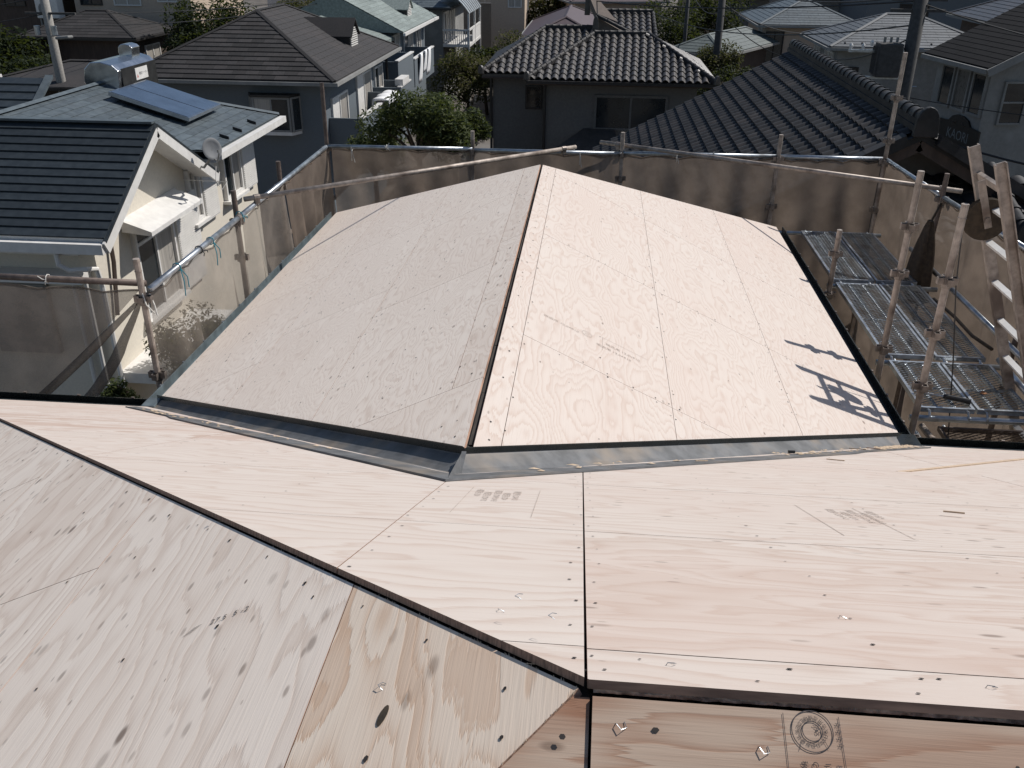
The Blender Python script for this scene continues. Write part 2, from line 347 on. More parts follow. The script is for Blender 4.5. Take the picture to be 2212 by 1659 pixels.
# far slope of the main roof (runs down to the valleys)
tip = 3.0*K; far_l = [(-9, 0), (0, 0), (0, 6), (-9, 6)]
cM = [(-BIG, 0), (BIG, 0), (BIG, MR*K), (XH, MR*K), (XH-MR, 0)]
vl = [(-W-BIG, .02), (-W, .02), (0, (W+.1)*K), (0, BIG), (-W-BIG, BIG)]
vr = [(0, (W+.1)*K), (W, .02), (W+BIG, .02), (W+BIG, BIG), (0, BIG)]
hipm = [(XH-MR, 0), (BIG, 0), (BIG, MR*K), (XH, MR*K)]
rl = [.0, 1.36, 2.31, 3.26, 4.21, 5.16, 5.31]
tn = {1: (.25, .75, .1), 2: (.25, .1, .25), 3: (.12, .05, .08), 4: (.1, .05, .08), 5: (.2, .35, .1), 0: (.3, .5, .2)}
for i in range(6):
    if i == 5: sheet(MN, (.05, .47, rl[5], rl[6]), [hipm], .2, .45, .05); continue
    for x0, x1 in ((-5.5, -3.2), (-3.2, -1.38), (-1.38, 0)):
        sheet(MN, (x0, x1, rl[i], rl[i+1]), [vl, hipm], tn[i][0], min(1, tn[i][1]+R.uniform(-.04, .08)), tn[i][2], gap=.0012)
    sheet(MN, (0, .47, rl[i], rl[i+1]), [vr, hipm], tn[i][0], tn[i][1], tn[i][2], gap=.0012)
rr = [0, 1.15, 2.09, 3.26, 4.21, 5.17, 5.31]; px = [(3.82, 0), (3.82, 0)]
hipr = [(-BIG, 0), (3.82, 0), (1.94, 1.88*K), (-BIG, 1.88*K)]
tr_ = [(.2, .3, .1), (.2, .25, .15), (.25, .18, .35), (.25, .12, .7), (.45, .55, .3), (.35, .3, .1)]
for i in range(6):
    for x0, x1 in (((.4712, 2.33), (2.33, 4.2), (4.2, 5.6)) if i != 3 else ((.4712, 2.33), (2.33, 4.2), (4.2, 5.6))):
        o = sheet(MN, (x0, x1, rr[i], rr[i+1]), [vr, hipm]+([hipr] if i < 2 else []), *tr_[i], gap=.0018)
# right of the short hip
MN2 = Slope((0, 0, 0), (1, 0, 0), (0, -1, S_), .008)
for x0, x1 in ((1.9, 3.0), (3.0, 5.6)):
    sheet(MN2, (x0, x1, .06, 1.88*K), [[(3.825, 0), (6, 0), (6, 1.88*K), (1.95, 1.88*K)]], .5, .04, .1, e='ply_edge_l')
mb = MB(); a = MN.p(1.95, 1.875*K, .001); b = MN.p(3.80, .03, .001)
mb.obox((a+b)/2+V((.006, -.006, -.007)), b-a, V((1, -1, 0)), V((0, 0, 1)), (b-a).length, .012, .016); mb.build('hip_edge_strip', M['ply_edge_l'], house)
# left end slope
g = .017
cH = [(-MR, g*K), (-MR+4.7-g, 4.7*K), (-MR-4.7+g, 4.7*K)]
sheet(HL, (-9, 1, 0, .478), [cH], .9, .72, .10, m='ply_o'); 
for (y0, y1, b0, b1, q) in ((-3.88, 1, .478, 1.385, (.35, .22, .9)), (-9, -3.88, .478, 1.385, (.28, .2, 1.0)), (-3.88, 1, 1.385, 2.3, (.3, .5, .8)), (-9, -3.88, 1.385, 2.3, (.3, .4, .8)), (-2.9, 1, 2.3, 3.2, (.3, .3, .7)), (-9, -2.9, 2.3, 3.2, (.3, .25, .8)), (-9, 1, 3.2, 5.2, (.3, .3, .5))):
    if (y0, b0) == (-3.88, .478): continue
    if (y0, b0) == (-9, .478): y1 = 1
    sheet(HL, (y0, y1, b0, b1), [cH], *q, m='ply_w_lit')
# near slope at our feet
cN = [(XH-.02, .018), (XH-4.7, 4.7*K), (6, 4.7*K), (6, .018)]
sheet(NR, (-6, .478, 0, .95), [cN], .5, 1.0, .3, m='ply_red', lift=-.007); sheet(NR, (.479, 2.3, .012, .95), [cN], .8, .62, .15, m='ply_red'); sheet(NR, (2.3, 5.6, .012, .95), [cN], .8, .6, .15, m='ply_red')
sheet(NR, (-6, 1.5, .955, 1.9), [cN], .6, .5, .3); sheet(NR, (1.5, 5.6, .955, 1.9), [cN], .6, .5, .3)
mb = MB(); q = random.Random(12)
for o_ in (-1, 1):   # frayed veneer along the sawn hip edges
    for i in range(60):
        d = .02+.75*q.random()**1.6; a = -MR+o_*(d/K-g); l = q.uniform(.002, .008); t_ = o_*q.uniform(.6, 1.2)
        mb.add([HL.p(a, d, .0004), HL.p(a, d+q.uniform(.001, .0025), .0004), HL.p(a+t_*l, d+.001, .0012)], [(0, 1, 2)])
tag(mb.build('splinters', M['ply_edge_l'], house), kind='stuff')
# broken mortar along the ridge gap and knotted timber in the gap of the wing ridge
mb = MB(); q = random.Random(5); from mathutils import noise as _nz
def mort(u, v):
    x = .481+3.5*u; n_ = _nz.fractal(V((x*60, v*3, 0)), 1.0, 2.0, 4); n2_ = _nz.noise(V((x*9, 0, 5)))
    return NR.p(x, -.004+.015*v+.002*n_, -.0085+.006*math.sin(math.pi*v)+.0035*n_+.003*n2_-(.003 if x > 1 else 0))
mb.grid(mort, 900, 6); mb.build('ridge_mortar', M['mortar'], house)
mb = MB(); y = -2.5
while y < 2.3:
    l = q.uniform(.25, .6); l = min(l, 2.32-y); mb.box((.002, y, HW-.05), (.022, y+l-.006, HW-.026-q.uniform(0, .006))); y += l
mb.build('ridge_batten', mat('old_ridge_batten', (.05, .042, .036), .9, var=.5, scale=14, stretch=(3, .4, 3)), house)
mb = MB(); mb.obox(HL.p(-MR+.0, 0, 0)+V((0, 0, -.03)), (1, 0, 0), (0, 1, 0), (0, 0, 1), .05, .04, .02)
# nail heads (too small and many to be parts)
def nails(S, pts, name, r=.0030):
    mb = MB()
    for a, b in pts:
        a += R.gauss(0, .006); b += R.gauss(0, .006); rr_ = r*R.uniform(.7, 1.3); st = R.uniform(1, 1.5)
        mb.add([S.p(a+rr_*st*math.cos(t*math.pi/3), b+rr_*math.sin(t*math.pi/3), .0016) for t in range(6)], [tuple(range(6)) if S.sg > 0 else tuple(range(5, -1, -1))])
    o = mb.build(name, M['nail'], house); tag(o, kind='stuff')
def inp(p, c):
    if area(c) < 0: c = c[::-1]
    return all((c[(i+1) % len(c)][0]-c[i][0])*(p[1]-c[i][1])-(c[(i+1) % len(c)][1]-c[i][1])*(p[0]-c[i][0]) > 0 for i in range(len(c)))
pts = []
for dd in (.08, .16, .6, 1.03, 1.07, 1.5, 1.98, 2.02, 2.5, 2.95):
    y = -2.6
    while y < 5.2: y += .15 if dd in (.08, 1.03, 1.98) else .30; pts.append((y, dd))
for yy in (-1.28, .52, 2.32, 4.1):
    d = .2
    while d < 3: d += .15; pts += [(yy-.018, d), (yy+.018, d)]
nails(WR, [p for p in pts if inp(p, cR) and R.random() < .6], 'nail_heads', .0042); nails(WL, [p for p in pts if inp(p, cL) and R.random() < .55], 'nail_heads', .0042)
pts = []
for k in range(-9, 9):
    xx = .47+.4455*k; d = .1
    while d < 5.25: d += .155; pts.append((xx+(.02 if k == 0 else 0), d))
    if k == 0:
        d = .1
        while d < 5.25: d += .155; pts.append((xx-.02, d))
pts += [(x*.2+.55, 5.2) for x in range(14)]+[(x*.2+.5, 5.26) for x in range(14)]
nails(MN, [p for p in pts if inp(p, hipm) and (p[1] > (W-abs(p[0])+.3)*K) and not (p[1] < 1.9*K and p[0] > 3.8-p[1]/K)], 'nail_heads', .0028)
pts = [(-MR+o_*(d/K-.06), d) for d in [.12+.16*i for i in range(28)] for o_ in (-1, 1)]
for k in range(-9, 9):
    yy = -MR+.4455*k+.42; d = .1
    while d < 4.5: d += .23; pts.append((yy, d))
nails(HL, [p for p in pts if inp(p, cH)], 'nail_heads', .0034)
nails(NR, [(.45, .07), (.56, .055), (.75, .12), (1., .06), (1.2, .06)], 'nail_heads', .0032)
# bent staples left from the old felt
mb = MB()
for S, a, b in ((NR, .685, .065), (NR, .80, .085), (NR, .51, .05), (HL, -4.55, .12), (HL, -4.66, .34), (MN, .58, 5.22), (MN, 1.0, 5.22), (MN, 1.2, 5.22), (MN, .33, 5.0), (MN, .9, 4.9), (HL, -4.62, .06)):
    t = R.uniform(0, 3); e1 = V((math.cos(t), math.sin(t), 0)); f = lambda x, y, h: S.p(a+x*e1.x-y*e1.y, b+x*e1.y+y*e1.x, h)
    mb.path([f(0, 0, .0), f(.002, .001, .004), f(.011, .002, .005), f(.013, -.006, .002), f(.006, -.009, .001)], .0006, 4)
tag(mb.build('staples', M['galv'], house), kind='stuff')
# valley flashing: folded sheet each side of the valley, lip standing at the wing's edge
def valley(sg, name):
    mb = MB(); n = 26
    def Wp(t, off, h):   # point beside the valley on the wing slope
        x = W*(1-t); y = -(W-x)+off; return V((sg*x, y, S_*(W-x)+h))
    def Mp(t, off, h):
        x = W*(1-t); y = -(W-x)-off; return V((sg*x, y, -S_*y+h))
    def prof(t):
        wv = .0008*math.sin(t*23)+.0005*math.sin(t*57+1)
        e = .30 if t > .25 else .25
        return [Wp(t, .165, -.014), Wp(t, .157, -.016), Wp(t, .145, -.020+wv), Wp(t, .05, -.022+wv), Wp(t, 0, -.018), Mp(t, .05, -.004+wv), Mp(t, .14, .003+wv), Mp(t, e, .005), Mp(t, e+.006, .010), Mp(t, e+.012, .002)]
    pr = [prof(-.02+(1.02-.0)*i/n) for i in range(n+1)]
    for i in range(n):
        for k in range(9): mb.quad(pr[i][k], pr[i][k+1], pr[i+1][k+1], pr[i+1][k])
    f_ = mb.build(name, M['flash'], house)
    mb = MB(); lo, hi = (-.012, .010) if sg > 0 else (-.024, .013)
    for i in range(n):
        t, t2 = 1.0*i/n, 1.0*(i+1)/n
        a, b, c, d = Wp(t, .152, lo), Wp(t2, .152, lo), Wp(t2, .152, hi), Wp(t, .152, hi); e = V((sg*.010, .012, 0))
        mb.quad(a, b, c, d); mb.quad(d, c, c+e, d+e)
    mb.build('valley_lip', M['gut_d'], f_)  # near-black colour paints in the shaded face of the lip
    return f_
valley(1, 'valley_flashing'); valley(-1, 'valley_flashing')
# closure at the valley head
mb = MB(); mb.prism([(-.008, -2.62, HW+.004), (.010, -2.62, HW+.004), (.008, -2.76, HW-.012), (.004, -3.03, HW+.132), (-.004, -3.03, HW+.132), (-.008, -2.76, HW-.012)], (0, 0, .006)); mb.build('valley_head_cap', M['flash'], house)
# sawdust drifts and off-cuts in the right valley
mb = MB(); q = random.Random(8)
for sg, t0, t1, nn in ((1, .12, .45, 40), (1, .02, .16, 90), (-1, .35, .8, 14), (-1, .05, .3, 22), (1, .6, .9, 10)):
    for i in range(nn):
        t = q.uniform(t0, t1); off = q.uniform(.14, .24) if sg < 0 else q.uniform(.05, .22)
        x = W*(1-t); y = -(W-x)-off; c = V((sg*x, y, -S_*y+.0075)); r_ = q.uniform(.006, .02); n_ = 6
        mb.add([c+V((r_*q.uniform(.6, 1.6)*math.cos(a*6.283/n_)+0, r_*.7*q.uniform(.6, 1.2)*math.sin(a*6.283/n_), -S_*r_*.7*math.sin(a*6.283/n_))) for a in range(n_)]+[c+V((0, 0, .006))], [(a, (a+1) % n_, n_) for a in range(n_)])
tag(mb.build('sawdust', M['dust'], house, smooth=True), kind='stuff')
for (x, y, l, rz, m_) in ((1.62, -1.25, .035, .3, 'black'), (2.13, -.78, .10, -.5, 'ply_edge_l'), (2.26, -.68, .09, -.7, 'ply_edge'), (1.75, -1.6, .09, -.5, 'ply_edge_l'), (1.02, -2.0, .07, .5, 'ply_edge_l'), (1.62, -3.2, .06, -.3, 'ply_edge_l')):
    mb = MB(); c = V((x, y, -S_*y+.016)); ax = V((math.cos(rz), math.sin(rz), -S_*math.sin(rz))); ay = V((-math.sin(rz), math.cos(rz), -S_*math.cos(rz)))
    mb.obox(c, ax, ay, V((0, S_, 1)), l, .02 if m_ == 'black' else .008, .016 if m_ == 'black' else .005)
    lone(mb, 'wood_offcut' if m_ != 'black' else 'rubber_block', M[m_], {'black': 'small black rubber block on grey valley flashing', }.get(m_, 'thin splinter of wood lying %s' % ('in the right valley among sawdust' if y > -1.3 else 'on the sunlit main plywood slope')) + ('' if m_ == 'black' else {2.13: ', the nearer of two', 2.26: ', beside the gutter', 1.75: ' near the valley edge', 1.02: ', left of the others', 1.62: ' toward the ridge'}[x]), 'wood scrap' if m_ != 'black' else 'block')
# gutters
def gutter(p, q_, out, m, name, wd=.095, clips=.42):
    p, q_, out = V(p), V(q_), V(out); mb = MB(); z = V((0, 0, 1)); pts = []
    for e in (p, q_): pts.append([e+out*a+z*b for a, b in ((.0, .0), (0, -.07), (.02, -.085), (wd-.02, -.085), (wd, -.07), (wd, .012), (wd-.012, .016), (wd-.012, -.062), (.012, -.07), (.012, .0))])
    n = len(pts[0]); mb.add(pts[0]+pts[1], [(i, (i+1) % n, n+(i+1) % n, n+i) for i in range(n)]+[tuple(range(n)), tuple(range(2*n-1, n-1, -1))])
    g_ = mb.build(name, m, house); d = (q_-p); L = d.length; d.normalize(); k = int(L/clips)
    for i in range(1, k+1):
        c = p+d*(i-.5)*L/k+out*(wd*.5)+z*.016; mb = MB(); mb.obox(c+out*(wd*.5-.002)+z*.0, d, out, z, .022, .012, .014); mb.build('gutter_clip', M['galv'] if m == M['gut_l'] else M['clamp'], g_)
gutter((2.70, .10, .0), (2.70, 5.2, .0), (1, 0, 0), M['gut_d'], 'gutter'); gutter((-2.70, 5.2, 0), (-2.70, .10, 0), (-1, 0, 0), M['gut_l'], 'gutter')
gutter((2.70, .005, -.002), (6.0, .005, -.002), (0, 1, 0), M['gut_d'], 'gutter'); gutter((-2.70, .005, -.002), (-4.4, .005, -.002), (0, 1, 0), M['gut_d'], 'gutter')
mb = MB(); mb.box((2.65, -.06, -.10), (2.82, .13, .018)); mb.build('gutter_corner', M['gut_d'], house, bevel=.01)
mb = MB(); mb.box((-2.80, -.02, -.10), (-2.69, .12, .016)); mb.build('gutter_corner', M['gut_l'], house, bevel=.01)
for a, b in (((2.66, .1, -.16), (2.69, 5.15, -.02)), ((-2.69, .1, -.16), (-2.66, 5.15, -.02)), ((2.72, -.05, -.16), (6, -.02, -.02)), ((-4.3, -.05, -.16), (-2.72, -.02, -.02))):
    mb = MB(); mb.box(a, b); mb.build('fascia', M['brownwall'], house)
# stamps and writing on the sheets
def text(body, size, mt, m, parent, name, h=.0015, align='LEFT', spacing=1., ext=0):
    cu = bpy.data.curves.new(name, 'FONT'); cu.body = body; cu.size = size; cu.align_x = align; cu.space_character = spacing; cu.extrude = ext; cu.resolution_u = 2
    to = bpy.data.objects.new(name, cu); col.objects.link(to); dg = bpy.context.evaluated_depsgraph_get(); me = bpy.data.meshes.new_from_object(to.evaluated_get(dg)); bpy.data.objects.remove(to)
    me.materials.clear(); me.materials.append(m)
    return inst(me, name, mt @ MX.Translation((0, 0, h)), parent)
def sfr(S, a, b, da, db):   # frame on a slope whose x runs along (da, db)
    x = S.u*da+S.v*db; return frame(S.p(a, b), x, S.n.cross(x))
text('27.5  5 -2', .021, sfr(HL, -4.325, (XH+.262)*K, .06, -1), M['ink'], house, 'stamp_text', spacing=1.1)
mb = MB()
def ring(S, a, b, r0, r1, mb, n=40):
    for i in range(n):
        t, t2 = 6.2832*i/n, 6.2832*(i+1)/n
        mb.add([S.p(a+r*math.cos(q), b+r*math.sin(q), .0013) for r, q in ((r0, t), (r1, t), (r1, t2), (r0, t2))], [(0, 1, 2, 3)])
def line(S, a0, b0, a1, b1, w_, mb):
    d = V((a1-a0, b1-b0)).normalized(); nx, ny = -d.y*w_/2, d.x*w_/2
    mb.add([S.p(a0+nx, b0+ny, .0013), S.p(a1+nx, b1+ny, .0013), S.p(a1-nx, b1-ny, .0013), S.p(a0-nx, b0-ny, .0013)], [(0, 1, 2, 3)])
JA, JB = .752, .042
ring(NR, JA, JB, .0115, .0127, mb); ring(NR, JA, JB, .0245, .0257, mb); line(NR, .718, .022, .720, .2, .0008, mb); line(NR, .786, .022, .790, .2, .0008, mb)
line(NR, JA-.018, JB+.024, JA-.0135, JB+.010, .0006, mb); line(NR, JA+.018, JB+.02, JA+.0135, JB+.010, .0006, mb)
mb.build('stamp_rings', M['ink'], house)
text('JAS', .0085, sfr(NR, JA+.003, JB-.0075, .1, 1), M['ink'], house, 'stamp_text')
for i, ch in enumerate('日本合板検査会認定工場構造用合板'):
    t = .35+i*2*math.pi/16*1.0; a, b = JA+.0185*math.cos(t), JB+.0185*math.sin(t)
    text(ch, .006, sfr(NR, a-.003*math.sin(t), b+.003*math.cos(t), math.sin(t), -math.cos(t)), M['ink'], house, 'stamp_text')
for s_, a, b, z in (('☆☆☆☆', .781, .028, .008), ('構造用合板', .776, .080, .009), ('12×9', .763, .078, .010), ('C－D', .748, .078, .010), ('秋田プラ', .735, .078, .009)):
    text(s_, z, sfr(NR, a, b, .03, 1), M['ink'], house, 'stamp_text')
for a, b, s_ in ((.13, 3.55, 1), (1.35, 3.55, -1)):
    for k in range(5):
        text('構造用 12.0×910×1820'[:9+k % 3*3], .028, sfr(MN, a+.03*k*s_*1.0, b+.05*(k % 2), .02, 1), M['ink_f'], house, 'stamp_text')
    mb = MB(); line(MN, a-.02, b-.05, a-.02, b+.5, .002, mb); line(MN, a+.20*s_, b-.05, a+.20*s_, b+.5, .002, mb); mb.build('stamp_frame', M['ink_f'], house)
mb = MB(); ring(WR, -.86, .52, .030, .033, mb, 24); ring(WR, -.86, .52, .010, .012, mb, 16); line(WR, -.80, .62, -.98, .62, .002, mb); line(WR, -.80, .62, -.80, .92, .002, mb); mb.build('stamp_rings', M['ink_f'], house)
for a, b in ((-.90, .24), (-.94, .58), (-.88, .64)): text('構造用 12.0×910', .032, sfr(WR, a, b, -.02, 1), M['ink_f'], house, 'stamp_text')
mb = MB()
for k in range(5): line(HL, -4.335+.004*k, (XH+.315)*K-.004*k, -4.33+.004*k, (XH+.298)*K-.004*k, .0012, mb)
mb.build('pencil_scribble', M['ink'], house)
KH = (-4.715, .325)
# a coloured old patch in the big torn knot hole of the figured sheet
mb = MB(); mb.add([HL.p(KH[0]+.019*math.cos(t*.5236), KH[1]+.0075*math.sin(t*.5236)-.003*math.cos(t*.5236), .0014) for t in range(12)], [tuple(range(11, -1, -1))]); mb.build('knot_hole', M['sack'], house)
# ---------------------------------------------------------------- scaffold
TR = .0255
def post(x, y, z0, z1, label, cl=(), m='rust', grp='scaffold posts'):
    t = thing('scaffold_post', label, 'post', (x, y, z0), grp)
    mb = MB(); mb.tube((x, y, z0), (x, y, z1), TR, 12); mb.tube((x, y, z1-.10), (x, y, z1-.095), TR+.003, 12); mb.build('tube', M[m], t, smooth=False)
    for z in cl:
        mb = MB(); mb.tube((x, y, z-.05), (x, y, z+.03), TR+.007, 12)
        for a in range(4):
            u = V((math.cos(a*math.pi/2), math.sin(a*math.pi/2), 0)); v = V((-u.y, u.x, 0)); c = V((x, y, z))+u*(TR+.022)
            mb.obox(c+u*.018, u, v, (0, 0, 1), .005, .042, .05)
            for s in (-1, 1): mb.obox(c+v*s*.019, u, v, (0, 0, 1), .04, .005, .05)
        mb.build('clamp', M['clamp'], t)
    return t
LP = [(-2.94, .57, .95, 'leftmost post, orange-brown, at the corner where front and side rails meet', (.63, -.02, -.9)), (-2.93, 2.55, .96, 'left side post second from the front, behind the pale mesh', (.66, .30, -.9)),
      (-2.93, 3.87, .94, 'left side post just in front of the back corner', (.66, .16, -.9)), (-2.93, 5.74, 1.49, 'tall post at the left back corner of the scaffold', (.68, .05, -.9))]
for x, y, z, l, c in LP: post(x, y, -5.98, z, l, c, 'rust' if y < 1 else 'rust_d')
for x, z, l, c in ((-1.06, .94, 'back post left of the wing roof peak', (.70,)), (.82, .97, 'back post right of the wing roof peak', (.70, .4)), (2.74, .99, 'back post behind the right half of the wing', (.70, .1)), (4.02, 1.96, 'tallest post, at the right back corner below the utility pole', (.70, 1.45, .95, .1))):
    post(x, 5.79, -5.98, z, l, c, 'rust')
for y, z, l, c in ((3.38, .53, 'short inner post at the far end of the metal walkway', (.28, -.16)), (1.49, 1.565, 'pale tall inner post standing left of the walkway middle', (1.13, .74, .08, -.32)), (.55, 1.565, 'nearest pale post with empty clamps beside the walkway', (1.02, .62, .20, -.25))):
    post(2.96, y, -5.98, z, l, c, 'rust')
post(4.13, 4.05, -5.98, .97, 'outer post on the right rail that holds the brown sack', (.70, .2), 'rust_d'); post(4.2, 1.9, -5.98, .55, 'outer post half hidden behind the hoist ladder', (.5, -.2), 'rust_d')
def bar(p, q, label, m='galv', r=TR, name='scaffold_rail', cl=(), grp='scaffold rails'):
    t = thing(name, label, 'rail', ((p[0]+q[0])/2, (p[1]+q[1])/2, min(p[2], q[2])), grp); p, q = V(p), V(q)
    mb = MB(); mb.tube(p, q, r, 12); mb.build('tube', M[m], t, smooth=True); d = (q-p).normalized()
    for f in cl:
        c = p.lerp(q, f); mb = MB(); mb.tube(c-d*.03, c+d*.03, r+.007, 10); mb.obox(c+V((0, 0, -.035)), d, d.cross(V((0, 0, 1))), (0, 0, 1), .05, .05, .05); mb.tube(c+V((0, 0, -.02)), c+V((0, 0, -.09)), .008, 6); mb.build('clamp', M['clamp'], t)
    return t
ZR = .72
bar((-2.90, 5.70, ZR), (-1.06, 5.76, ZR), 'back rail, leftmost length under the leafy tree'); bar((-1.04, 5.76, ZR-.01), (.82, 5.77, ZR-.01), 'back rail, length behind the roof peak'); bar((.84, 5.77, ZR), (2.74, 5.81, ZR), 'back rail, length in front of the tiled gable roof'); bar((2.76, 5.81, ZR), (4.0, 5.83, ZR), 'back rail, rightmost short length at the corner')
bar((-2.92, 5.66, ZR), (-2.89, 2.55, ZR-.005), 'left side rail, far length'); bar((-2.88, 2.53, ZR), (-2.86, .55, ZR), 'left side rail, shiny near length with blue strings', cl=(.03,))
bar((-2.95, .66, ZR), (-5.0, .70, ZR), 'dark rail running left from the corner post above the grey sheet', 'rust_d')
bar((4.04, 5.80, ZR), (4.14, 4.05, ZR), 'right side rail, far length down from the tall corner post'); bar((4.14, 4.03, ZR), (4.30, 2.2, ZR), 'right side rail, near length beside the pulley')
bar((4.12, 4.6, -.02), (4.16, 1.5, -.02), 'lower right rail behind the pale posts'); 
bar((-2.96, 2.87, .79), (.24, 5.72, .79), 'long bare tube crossing the left back corner diagonally', 'rust', name='scaffold_brace', cl=(.03, .955), grp='diagonal braces'); bar((.55, 6.0, .80), (4.30, 4.0, .80), 'long bare tube crossing the right back corner diagonally', 'rust', name='scaffold_brace', cl=(.06, .955), grp='diagonal braces')
bar((2.98, .69, -.145), (5.4, .72, -.145), 'bright horizontal tube under the front end of the walkway', cl=()); bar((2.98, 1.66, -.13), (4.1, 1.66, -.13), 'cross tube under the middle walkway joint'); bar((2.98, 3.56, -.13), (4.1, 3.56, -.13), 'cross tube under the far walkway joint'); bar((2.7, 5.40, -.12), (4.02, 5.40, -.12), 'cross tube at the far end of the walkway')
bar((3.03, .66, -.26), (3.12, -.6, -.34), 'lower grey tube dropping toward the near gutter'); bar((3.12, .78, -.26), (3.26, -.6, -.34), 'lower brown tube beside the grey one', 'rust')
# expanded-metal walkway planks
def plank(x0, x1, y0, y1, z, label, m='galv', grp='walkway planks'):
    t = thing('walkway_plank', label, 'walkway', ((x0+x1)/2, (y0+y1)/2, z), grp)
    mb = MB(); e = .022
    mb.box((x0, y0, z-.04), (x0+e, y1, z)); mb.box((x1-e, y0, z-.04), (x1, y1, z)); mb.box((x0+e, y0, z-.04), (x1-e, y0+e, z-.001)); mb.box((x0+e, y1-e, z-.04), (x1-e, y1, z-.001)); mb.build('frame', M[m], t)
    for xx in [x0+(x1-x0)*k/3 for k in (1, 2)]:
        mb = MB(); mb.box((xx-.014, y0+e, z-.038), (xx+.014, y1-e, z-.012)); mb.build('long_bar', M[m], t)
    mb = MB(); yy = (y0+y1)/2; mb.box((x0+e, yy-.01, z-.05), (x1-e, yy+.01, z-.039)); mb.build('cross_bar', M[m], t)
    mb = MB(); dx, dy = .036, .019; r = .0017
    nx = int((x1-x0-2*e)/dx); ny = int((y1-y0-2*e)/dy)
    for j in range(ny):
        for i in range(nx):
            cx = x0+e+(i+.5)*dx; cy_ = y0+e+(j+.5)*dy
            if (i+j) % 2: continue
            for sx in (-1, 1):
                for sy_ in (-1, 1):
                    a = V((cx+sx*dx, cy_, z-.006)); b = V((cx, cy_+sy_*dy, z-.006)); a.x = min(max(a.x, x0+e), x1-e); b.y = min(max(b.y, y0+e), y1-e)
                    if sx*sy_ > 0: mb.quad(a+V((-r, -r, .002)), a+V((r, r, -.004)), b+V((r, r, -.004)), b+V((-r, -r, .002)))
                    else: mb.quad(a+V((-r, r, .002)), a+V((r, -r, -.004)), b+V((r, -r, -.004)), b+V((-r, r, .002)))
    tag(mb.build('mesh_deck', M[m], t), kind='stuff')
    for xx in (x0+.06, x1-.06):
        for yy, s in ((y0, -1), (y1, 1)):
            mb = MB(); mb.path([(xx, yy, z-.02), (xx, yy+s*.035, z-.012), (xx, yy+s*.06, z-.05), (xx, yy+s*.055, z-.09)], .011, 6); mb.build('hook', M['galv'], t)
zw = -.075
for y0, y1, n_ in ((3.62, 5.36, 'far'), (1.72, 3.52, 'middle')):
    plank(3.05, 3.47, y0, y1, zw, 'metal mesh walkway plank, inner one of the %s pair' % n_); plank(3.49, 3.91, y0, y1, zw, 'metal mesh walkway plank, outer one of the %s pair' % n_)
plank(3.06, 3.47, .74, 1.60, zw, 'short metal mesh plank nearest the camera, inner one'); plank(3.49, 3.90, .74, 1.60, zw, 'short metal mesh plank nearest the camera, outer one with a leaf on it')
plank(3.36, 5.3, .12, 1.05, -.40, 'dark rusty mesh platform below the right end of the gutter', 'rust_d')
bar((3.93, .8, -.03), (3.96, 1.6, -.03), 'bright tube along the outer edge of the short planks')
# things left on the walkway
t = thing('caulking_bar', 'thin steel bar with black grip lying on the near walkway plank', 'tool', (3.3, .85, zw)); mb = MB(); mb.tube((3.08, .98, zw+.02), (3.28, .90, zw+.02), .008, 8); mb.build('rod', M['galv'], t); mb = MB(); mb.tube((3.28, .90, zw+.024), (3.46, .82, zw+.024), .018, 10, .022); mb.build('grip', M['black'], t)
mb = MB(); mb.add([(3.60, 1.02, zw+.004), (3.63, 1.0, zw+.012), (3.66, 1.02, zw+.006), (3.63, 1.045, zw+.014)], [(0, 1, 2, 3)]); mb.prism([(3.60, 1.02, zw+.002), (3.63, 1.0, zw+.002), (3.66, 1.02, zw+.002)], (0, 0, .002)); lone(mb, 'dry_leaf', mat('dry_leaf', (.35, .16, .07), .8), 'orange dry leaf on the near walkway mesh', 'leaf')
# hoist ladder with pulley
t = thing('hoist_ladder', 'brown hoist ladder with pale rungs and pulley leaning on the right scaffold', 'ladder', (4.0, .93, -1))
LD = V((-.375, 0, 1)).normalized()
def lad(y, s): return V((3.17, y, 1.83))-LD*s
for y, top in ((1.15, 0), (.70, .02)):
    for nm, wd_, off in (('rail', .075, 0),):
        a, b = lad(y, top), lad(y, 6.2); mb = MB(); c = (a+b)/2; ax = (b-a); ay = V((0, 1, 0)); az = ax.cross(ay)
        mb.obox(c, ax, ay, az, ax.length, .012, .075); mb.obox(c+ay*(.018 if y > 1 else -.018)+az.normalized()*.034, ax, ay, az, ax.length, .036, .008); mb.obox(c+ay*(.018 if y > 1 else -.018)-az.normalized()*.034, ax, ay, az, ax.length, .036, .008); mb.build('rail', M['rust'], t)
k = .42
while k < 6:
    c = lad(.925, k); mb = MB(); mb.obox(c, (0, 1, 0), LD.cross(V((0, 1, 0))), LD, .44, .045, .022); mb.build('rung', M['white'], t); k += .33
pc = lad(.93, .50)+V((-.07, 0, 0))
mb = MB(); n = 28
for y0, y1, r0, r1 in ((-.025, -.018, .150, .154), (-.018, 0, .154, .132), (0, .018, .132, .154), (.018, .025, .154, .150)):
    mb.tube(pc+V((0, y0, 0)), pc+V((0, y1, 0)), r0, n, r1, cap=False)
for y0 in (-.025, .025): mb.add([pc+V((.150*math.cos(6.283*i/n), y0, .150*math.sin(6.283*i/n))) for i in range(n)], [tuple(range(n))])
w_ = mb.build('pulley', M['sack'], t); mb = MB(); mb.tube(pc+V((0, -.05, 0)), pc+V((0, .05, 0)), .022, 10); mb.build('axle', M['clamp'], w_)
mb = MB(); mb.obox(pc+LD*.12+V((0, -.034, 0)), LD, (0, 1, 0), LD.cross(V((0, 1, 0))), .36, .008, .05); mb.build('bracket', M['rust'], t)
